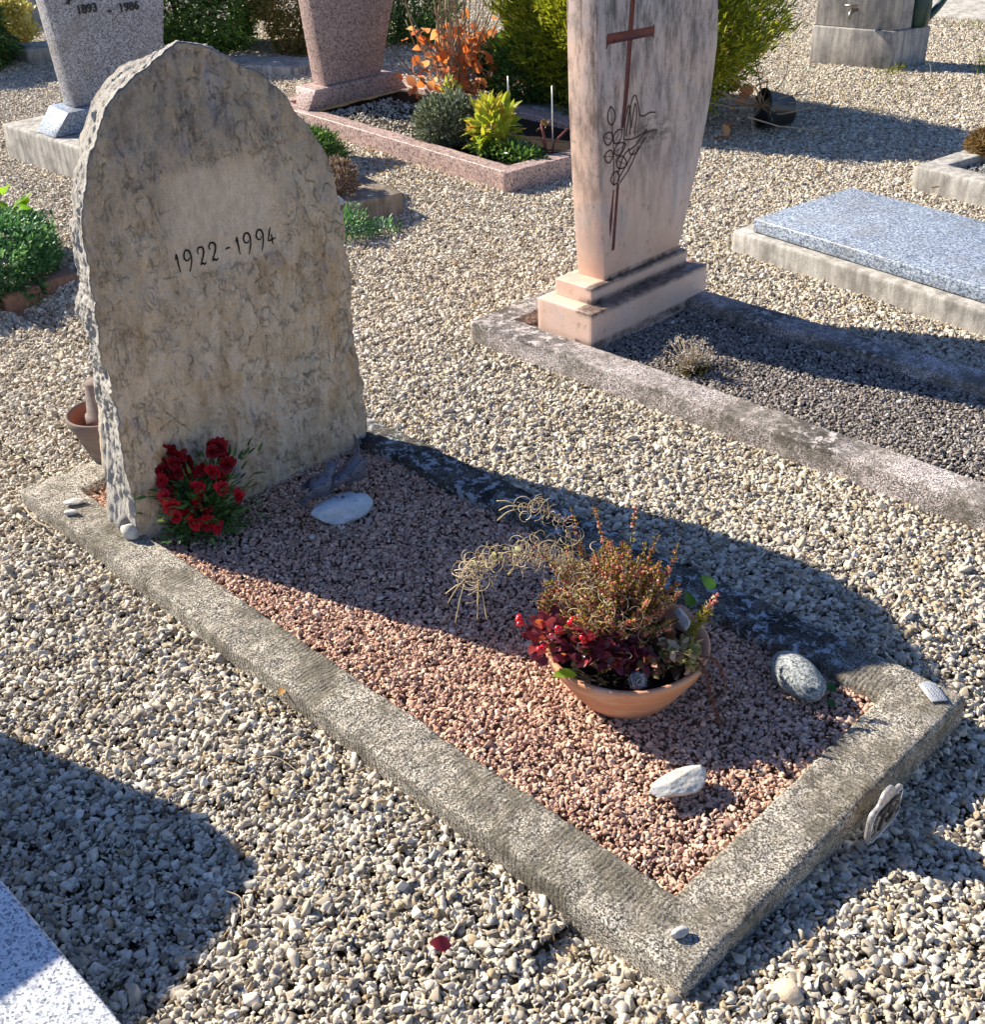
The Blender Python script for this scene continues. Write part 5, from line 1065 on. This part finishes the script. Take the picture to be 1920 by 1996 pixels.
# far left
shrub('dark_foliage', 'dark green broad evergreen behind the rough headstone, right of the grey granite headstone', (8.1, -4.92, .42), (.60, .62, .55), 26000, LONG, .055, .016, M_DKG, 18, base=-.08, stems=8, inner=.6, lump=.25)
shrub('columnar_conifer', 'olive and brown conifer hedge left of the pink granite headstone', (7.35, -5.45, .65), (.42, .45, .78), 24000, LONG, .040, .012, M_OLIVE, 19, base=-.08, stems=6, inner=.7, lump=.12)
shrub('columnar_conifer', 'darker green conifer hedge right behind the pink granite headstone', (7.1, -6.15, .60), (.50, .42, .75), 20000, LONG, .045, .012, M_DKG, 20, base=-.08, stems=6, inner=.7, lump=.12)
shrub('dark_foliage', 'dark glossy evergreen with drooping branches in the top left corner', (9.1, -3.50, .22), (.55, .42, .36), 15000, LONG, .06, .014, M_DKG, 21, base=-.06, stems=7, inner=.5, lump=.3, up=.0)
shrub('yellow_shrub', 'small yellow flowering shrub in the top left, beside the grey granite headstone', (9.3, -4.02, .16), (.22, .26, .22), 2600, OVAL, .045, .028, leaf_mat('yellow_leaf', [(0, (.35, .36, .12)), (.5, (.62, .52, .16)), (1, (.72, .66, .34))], .4), 22, base=-.06, stems=5, inner=.3, lump=.3)
t = thing('grave_kerb', 'grey concrete kerb below the yellow shrub in the top left', 'kerb', (8.9, -4.2, -.1)); V, F = hexa([(9.1, -3.95), (8.75, -3.95), (8.35, -4.75), (8.7, -4.75)], -.12, [(9.1, -3.95), (8.75, -3.95), (8.35, -4.75), (8.7, -4.75)], .04, .01); V, F = subdiv(V, F, 8); mesh('kerb_block', V, F, M_CONC, t)
V, F = box(8.72, 8.80, -4.37, -4.29, .03, .55, .012); tag(mesh('stone_post', V, F, M_TAPST, loc=(8.76, -4.33, .03)), 'slim weathered stone post just left of the grey granite headstone', 'post')
t = thing('stone_block', 'pale concrete block beyond the yellow shrub in the top left', 'kerb', (10.6, -4.7, -.1)); V, F = box(10.3, 10.7, -5.3, -4.35, -.1, .22, .01); mesh('block', V, F, M_CONC, t)
V, F = hexa([(6.75, -4.85), (7.45, -4.62), (7.60, -4.95), (6.9, -5.15)], -.1, [(6.75, -4.85), (7.45, -4.62), (7.60, -4.95), (6.9, -5.15)], -.005, .01); tag(mesh('flat_stone', V, F, M_CONC, loc=(7.2, -4.9, -.1)), 'flat pale concrete slab under the dark evergreen and olive conifer', 'slab')
V, F = hexa([(5.1, -5.05), (4.1, -4.98), (4.1, -5.10), (5.1, -5.17)], -.1, [(5.1, -5.05), (4.1, -4.98), (4.1, -5.10), (5.1, -5.17)], -.015, .01); V, F = subdiv(V, F, 8); tag(mesh('grave_kerb', V, F, M_CONC, loc=(4.6, -5.07, -.1)), 'half-buried pale concrete kerb under the golden conifer behind the pink granite bed', 'kerb')

# tipped pot right of the marble stone
t = thing('tipped_pot', 'black plastic pot lying on its side under the golden conifer', 'pot', (3.48, -5.40, -.05))
R_ = Matrix.Rotation(math.radians(30), 4, 'Z') @ Matrix.Rotation(math.radians(68), 4, 'X')
V, F = lathe([(0, 0), (.066, 0), (.073, .010), (.098, .150), (.104, .155), (.105, .168), (.099, .169), (.093, .15), (.068, .02), (0, .02)], (3.44, -5.60, .040), 40, cap=False, rot=Vector((0, 0, 1)).rotation_difference(Vector((.55, .80, .12))).to_matrix().to_4x4()); mesh('pot', V, F, M_PLASTIC, t, smooth=True)
t = thing('dead_potted_plant', 'dry branching stems with withered orange leaves spilling from the tipped black pot', 'dead plant', (3.55, -5.33, -.03))
pr = []; tb = np.array([3.54, -5.46, .07]); rn = []
for k in range(34):
    d = rng.normal(size=3) * [.9, .9, .8] + [.1, .6, .5]; d /= np.linalg.norm(d); e = tb + d * rng.uniform(.12, .36); e[2] = max(e[2], -.03)
    V, F = tube(smooth_line([tb, (tb + e) / 2 + rng.normal(0, .025, 3), e], 5), rng.uniform(.0018, .0035), 4); pr.append((V, F)); rn.append(np.full(len(V), rng.uniform()))
V, F = tube([(3.5, -5.28, .06), (3.40, -5.42, .00), (3.22, -5.62, -.04)], .004, 5); pr.append((V, F)); rn.append(np.full(len(V), .5))
V, F = cat_meshes(pr); mesh('stems', V, F, M_DRY, t, attrs={'rnd': np.concatenate(rn)})
P = np.array([(3.58, -5.20, -.01), (3.60, -5.22, .03), (3.57, -5.24, .02), (3.66, -5.55, .14), (3.64, -5.57, .12), (3.69, -5.52, .1), (3.70, -5.45, .12), (3.63, -5.5, .09), (3.72, -5.40, .08)]) + rng.normal(0, .01, (9, 3)); V, F, at_ = leaves(OVAL, P, rng.normal(size=(9, 3)), .085, .07); V = V + .01 * np.stack([fbm(V * 30, 1, 2, s) for s in (1, 2, 3)], 1); mesh('withered_leaves', V, F, M_ORNG, t, attrs=at_)

# ------------------------------------------------------------------ tap fountain
FT = thing('tap_pedestal', 'square grey stone tap pedestal with a small brass tap, top right', 'fountain', (3.98, -7.5, -.06))
V, F = hexa([(3.783, -7.246), (4.309, -7.169), (4.40, -7.62), (3.692, -7.562)][:0] or [(3.783, -7.246), (4.309, -7.169), (4.262, -7.50), (3.700, -7.562)], -.10, [(3.783, -7.246), (4.309, -7.169), (4.262, -7.50), (3.700, -7.562)], .160, .006); mesh('plinth', V, F, M_TAPST, FT)
V, F = hexa([(3.800, -7.270), (4.312, -7.197), (4.255, -7.42), (3.755, -7.415)], .161, [(3.800, -7.270), (4.312, -7.197), (4.255, -7.42), (3.755, -7.415)], 1.05, .006); mesh('shaft', V, F, M_TAPST, FT)
pr = [tube([(4.05, -7.24, .270), (4.045, -7.175, .270), (4.04, -7.150, .258), (4.035, -7.140, .225)], [.012, .012, .013, .011], 10), tube([(4.045, -7.185, .275), (4.045, -7.180, .305)], .008, 8), tube([(4.09, -7.16, .300), (4.01, -7.185, .302)], .006, 8)]
V, F = cat_meshes(pr); mesh('tap', V, F, M_BRASS, FT, smooth=True)
WC = thing('watering_can', 'dark green plastic watering can standing on the ledge right of the stone tap pedestal', 'watering can', (3.76, -7.49, .16))
V, F = lathe([(0, .0), (.062, .0), (.070, .01), (.076, .12), (.070, .22), (.05, .25), (0, .25)], (3.765, -7.500, .162), 32, cap=False); mesh('body', V, F, M_GREENPL, WC, smooth=True)
V, F = tube(smooth_line([(3.73, -7.54, .20), (3.69, -7.62, .28), (3.63, -7.72, .44), (3.60, -7.77, .52)], 5), np.linspace(.026, .014, 16), 12); mesh('spout', V, F, M_GREENPL, WC, smooth=True)
V, F = tube(smooth_line([(3.80, -7.44, .38), (3.80, -7.46, .50), (3.76, -7.50, .54), (3.72, -7.54, .48), (3.72, -7.54, .40)], 5), .010, 8); mesh('handle', V, F, M_GREENPL, WC, smooth=True)

# path at the top right
V, F = hexa([(5.2, -9.10), (2.0, -8.95), (2.0, -10.2), (5.2, -10.4)], -.09, [(5.2, -9.10), (2.0, -8.95), (2.0, -10.2), (5.2, -10.4)], -.030, .01); tag(mesh('path', V, F, M_CONC, loc=(3.6, -9.6, -.09)), kind='structure')

# grass tufts around the fountain
n = 2600; cx = rng.uniform(2.4, 4.2, n); cy = rng.uniform(-9.0, -7.4, n); k = fbm(np.stack([cx, cy, cx * 0], 1), 2.2, 3, 9) > .05; P = np.stack([cx[k], cy[k], np.full(k.sum(), -.06)], 1)
n2 = 300; P = np.concatenate([P, np.stack([rng.uniform(3.0, 3.9, n2), rng.uniform(-7.3, -6.2, n2), np.full(n2, -.06)], 1)[fbm(np.stack([rng.uniform(0, 9, n2)] * 3, 1), 1, 1, 2) > .2]])
P = np.concatenate([P, np.array([3.73, -7.25, -.06]) + rng.normal(0, .02, (30, 3)) * [1, 1, 0], np.array([3.70, -7.12, -.06]) + rng.normal(0, .03, (25, 3)) * [1, 1, 0]])
V, F, at_ = leaves(LONG, P, rng.normal(0, .5, (len(P), 3)) + [0, 0, 1], rng.uniform(.02, .07, len(P)), .006)
tag(mesh('grass', V, F, leaf_mat('grass_blade', [(0, (.10, .15, .03)), (.6, (.22, .26, .07)), (1, (.35, .28, .12))], .3), attrs=at_, loc=(3.4, -8, -.06)), 'thin grass growing through the gravel around the stone tap pedestal', 'grass', kind='stuff')
# leaf litter in the gravel
n = 520; P = np.stack([rng.uniform(3.0, 5.4, n), rng.uniform(-6.9, -3.4, n), np.full(n, -.045)], 1); cc_ = np.array([[4.25, -3.75], [4.5, -3.83], [4.9, -3.8], [3.6, -6.3], [3.3, -6.9], [3.0, -5.0]])
P[:260, :2] = cc_[rng.integers(0, 6, 260)] + rng.normal(0, .13, (260, 2)); P[:, 2] = -.046
V, F, at_ = leaves(OVAL, P, rng.normal(size=(n, 3)) * [1, 1, .25], rng.uniform(.010, .026, n), .010); tag(mesh('leaf_litter', V, F, M_BRN, attrs=at_, loc=(4, -5, -.05)), 'small brown leaf litter scattered on the gravel beyond the headstones', 'leaf litter', kind='stuff')

n = 900; P = np.stack([rng.uniform(.3, 3.4, n), rng.uniform(-2.6, -.35, n), np.zeros(n)], 1); k = ~((P[:, 0] > .6) & (P[:, 0] < 2.88) & (P[:, 1] < -.95) & (P[:, 1] > -1.93)); P = P[k]; P[:, 2] = [hgt(x, y) + .004 for x, y, _ in P]
V, F, at_ = leaves(LONG, P, rng.normal(size=(len(P), 3)) * [1, 1, .2], rng.uniform(.006, .018, len(P)), .0035); tag(mesh('plant_debris', V, F, M_BRN, attrs=at_, loc=(1.7, -1.4, -.05)), 'tiny brown stalks and leaf bits lying in the gravel around the near grave', 'debris', kind='stuff')
# ------------------------------------------------------------------ small things on the gravel
M_RUST = leaf_mat('rust_leaf', [(0, (.45, .20, .05)), (1, (.50, .28, .08))], .3, .6)
M_CRIM = leaf_mat('crimson_leaf', [(0, (.16, .015, .03)), (1, (.20, .02, .03))], .3, .4)
oneleaf('fallen_leaf', 'dark crimson fallen leaf in the gravel below the long left kerb', (.96, -.795, -.022), (.5, .6, .35), (-.3, .3, 1), .036, .026, M_CRIM)
oneleaf('fallen_leaf', 'orange fallen leaf beside the outer edge of the long left kerb', (1.66, -.970, -.02), (.3, -.8, .1), (-.2, .3, 1), .034, .018, M_RUST)
oneleaf('fallen_leaf', 'dull green fallen leaf between the grey cobble and the right kerb', (.868, -1.735, -.010), (-.5, .1, .1), (-.2, .4, 1), .038, .022, M_GLEAF)
oneleaf('fallen_leaf', 'second dull green leaf just below the grey cobble, nearer the front kerb', (.838, -1.700, -.012), (-.6, .3, .15), (-.4, .3, 1), .030, .018, M_GLEAF)
oneleaf('fallen_leaf', 'dried brown leaf on the gravel right of the marble grave kerb', (1.60, -3.72, -.045), (-.8, -.2, .1), (0, 0, 1), .06, .02, M_RUST)
oneleaf('fallen_leaf', 'tan curled leaf below the pale kerb at the right edge', (2.34, -5.0, -.03), (-.8, -.1, .1), (0, 0, 1), .10, .03, M_RUST)
oneleaf('fallen_leaf', 'bright yellow-green leaf on the gravel behind the upturned pot', (2.98, -1.325, .10), (.2, .3, .7), (-.6, .4, .4), .03, .022, M_BRIGHT)
def twig(label, pts, r=.0016, mat=M_DRY):
    V, F = tube(smooth_line(pts, 6), r, 5); o = mesh('twig', V, F, mat, attrs={'rnd': np.full(len(V), .6)}, loc=tuple(pts[0])); tag(o, label, 'twig')
twig('pale straw lying on the gravel beside the rear left kerb', [(2.765, -.965, -.018), (2.69, -.955, -.020), (2.62, -.965, -.022)], .0026)
twig('thin curved grass stalk on the shaded gravel near the white slab', [(1.24, -.585, -.035), (1.29, -.62, -.03), (1.33, -.615, -.036)], .001)
twig('thin bent stalk on the gravel below the front kerb', [(.60, -1.20, -.07), (.55, -1.22, -.055), (.53, -1.26, -.068)], .001)
twig('fine pale stalk on the gravel at the right edge below the number plate', [(.43, -1.56, -.075), (.40, -1.50, -.065), (.39, -1.46, -.078)], .0011)
twig('short dry stalk on the gravel in the middle of the left side', [(1.56, -.82, -.03), (1.52, -.86, -.022), (1.45, -.87, -.03)], .0011)
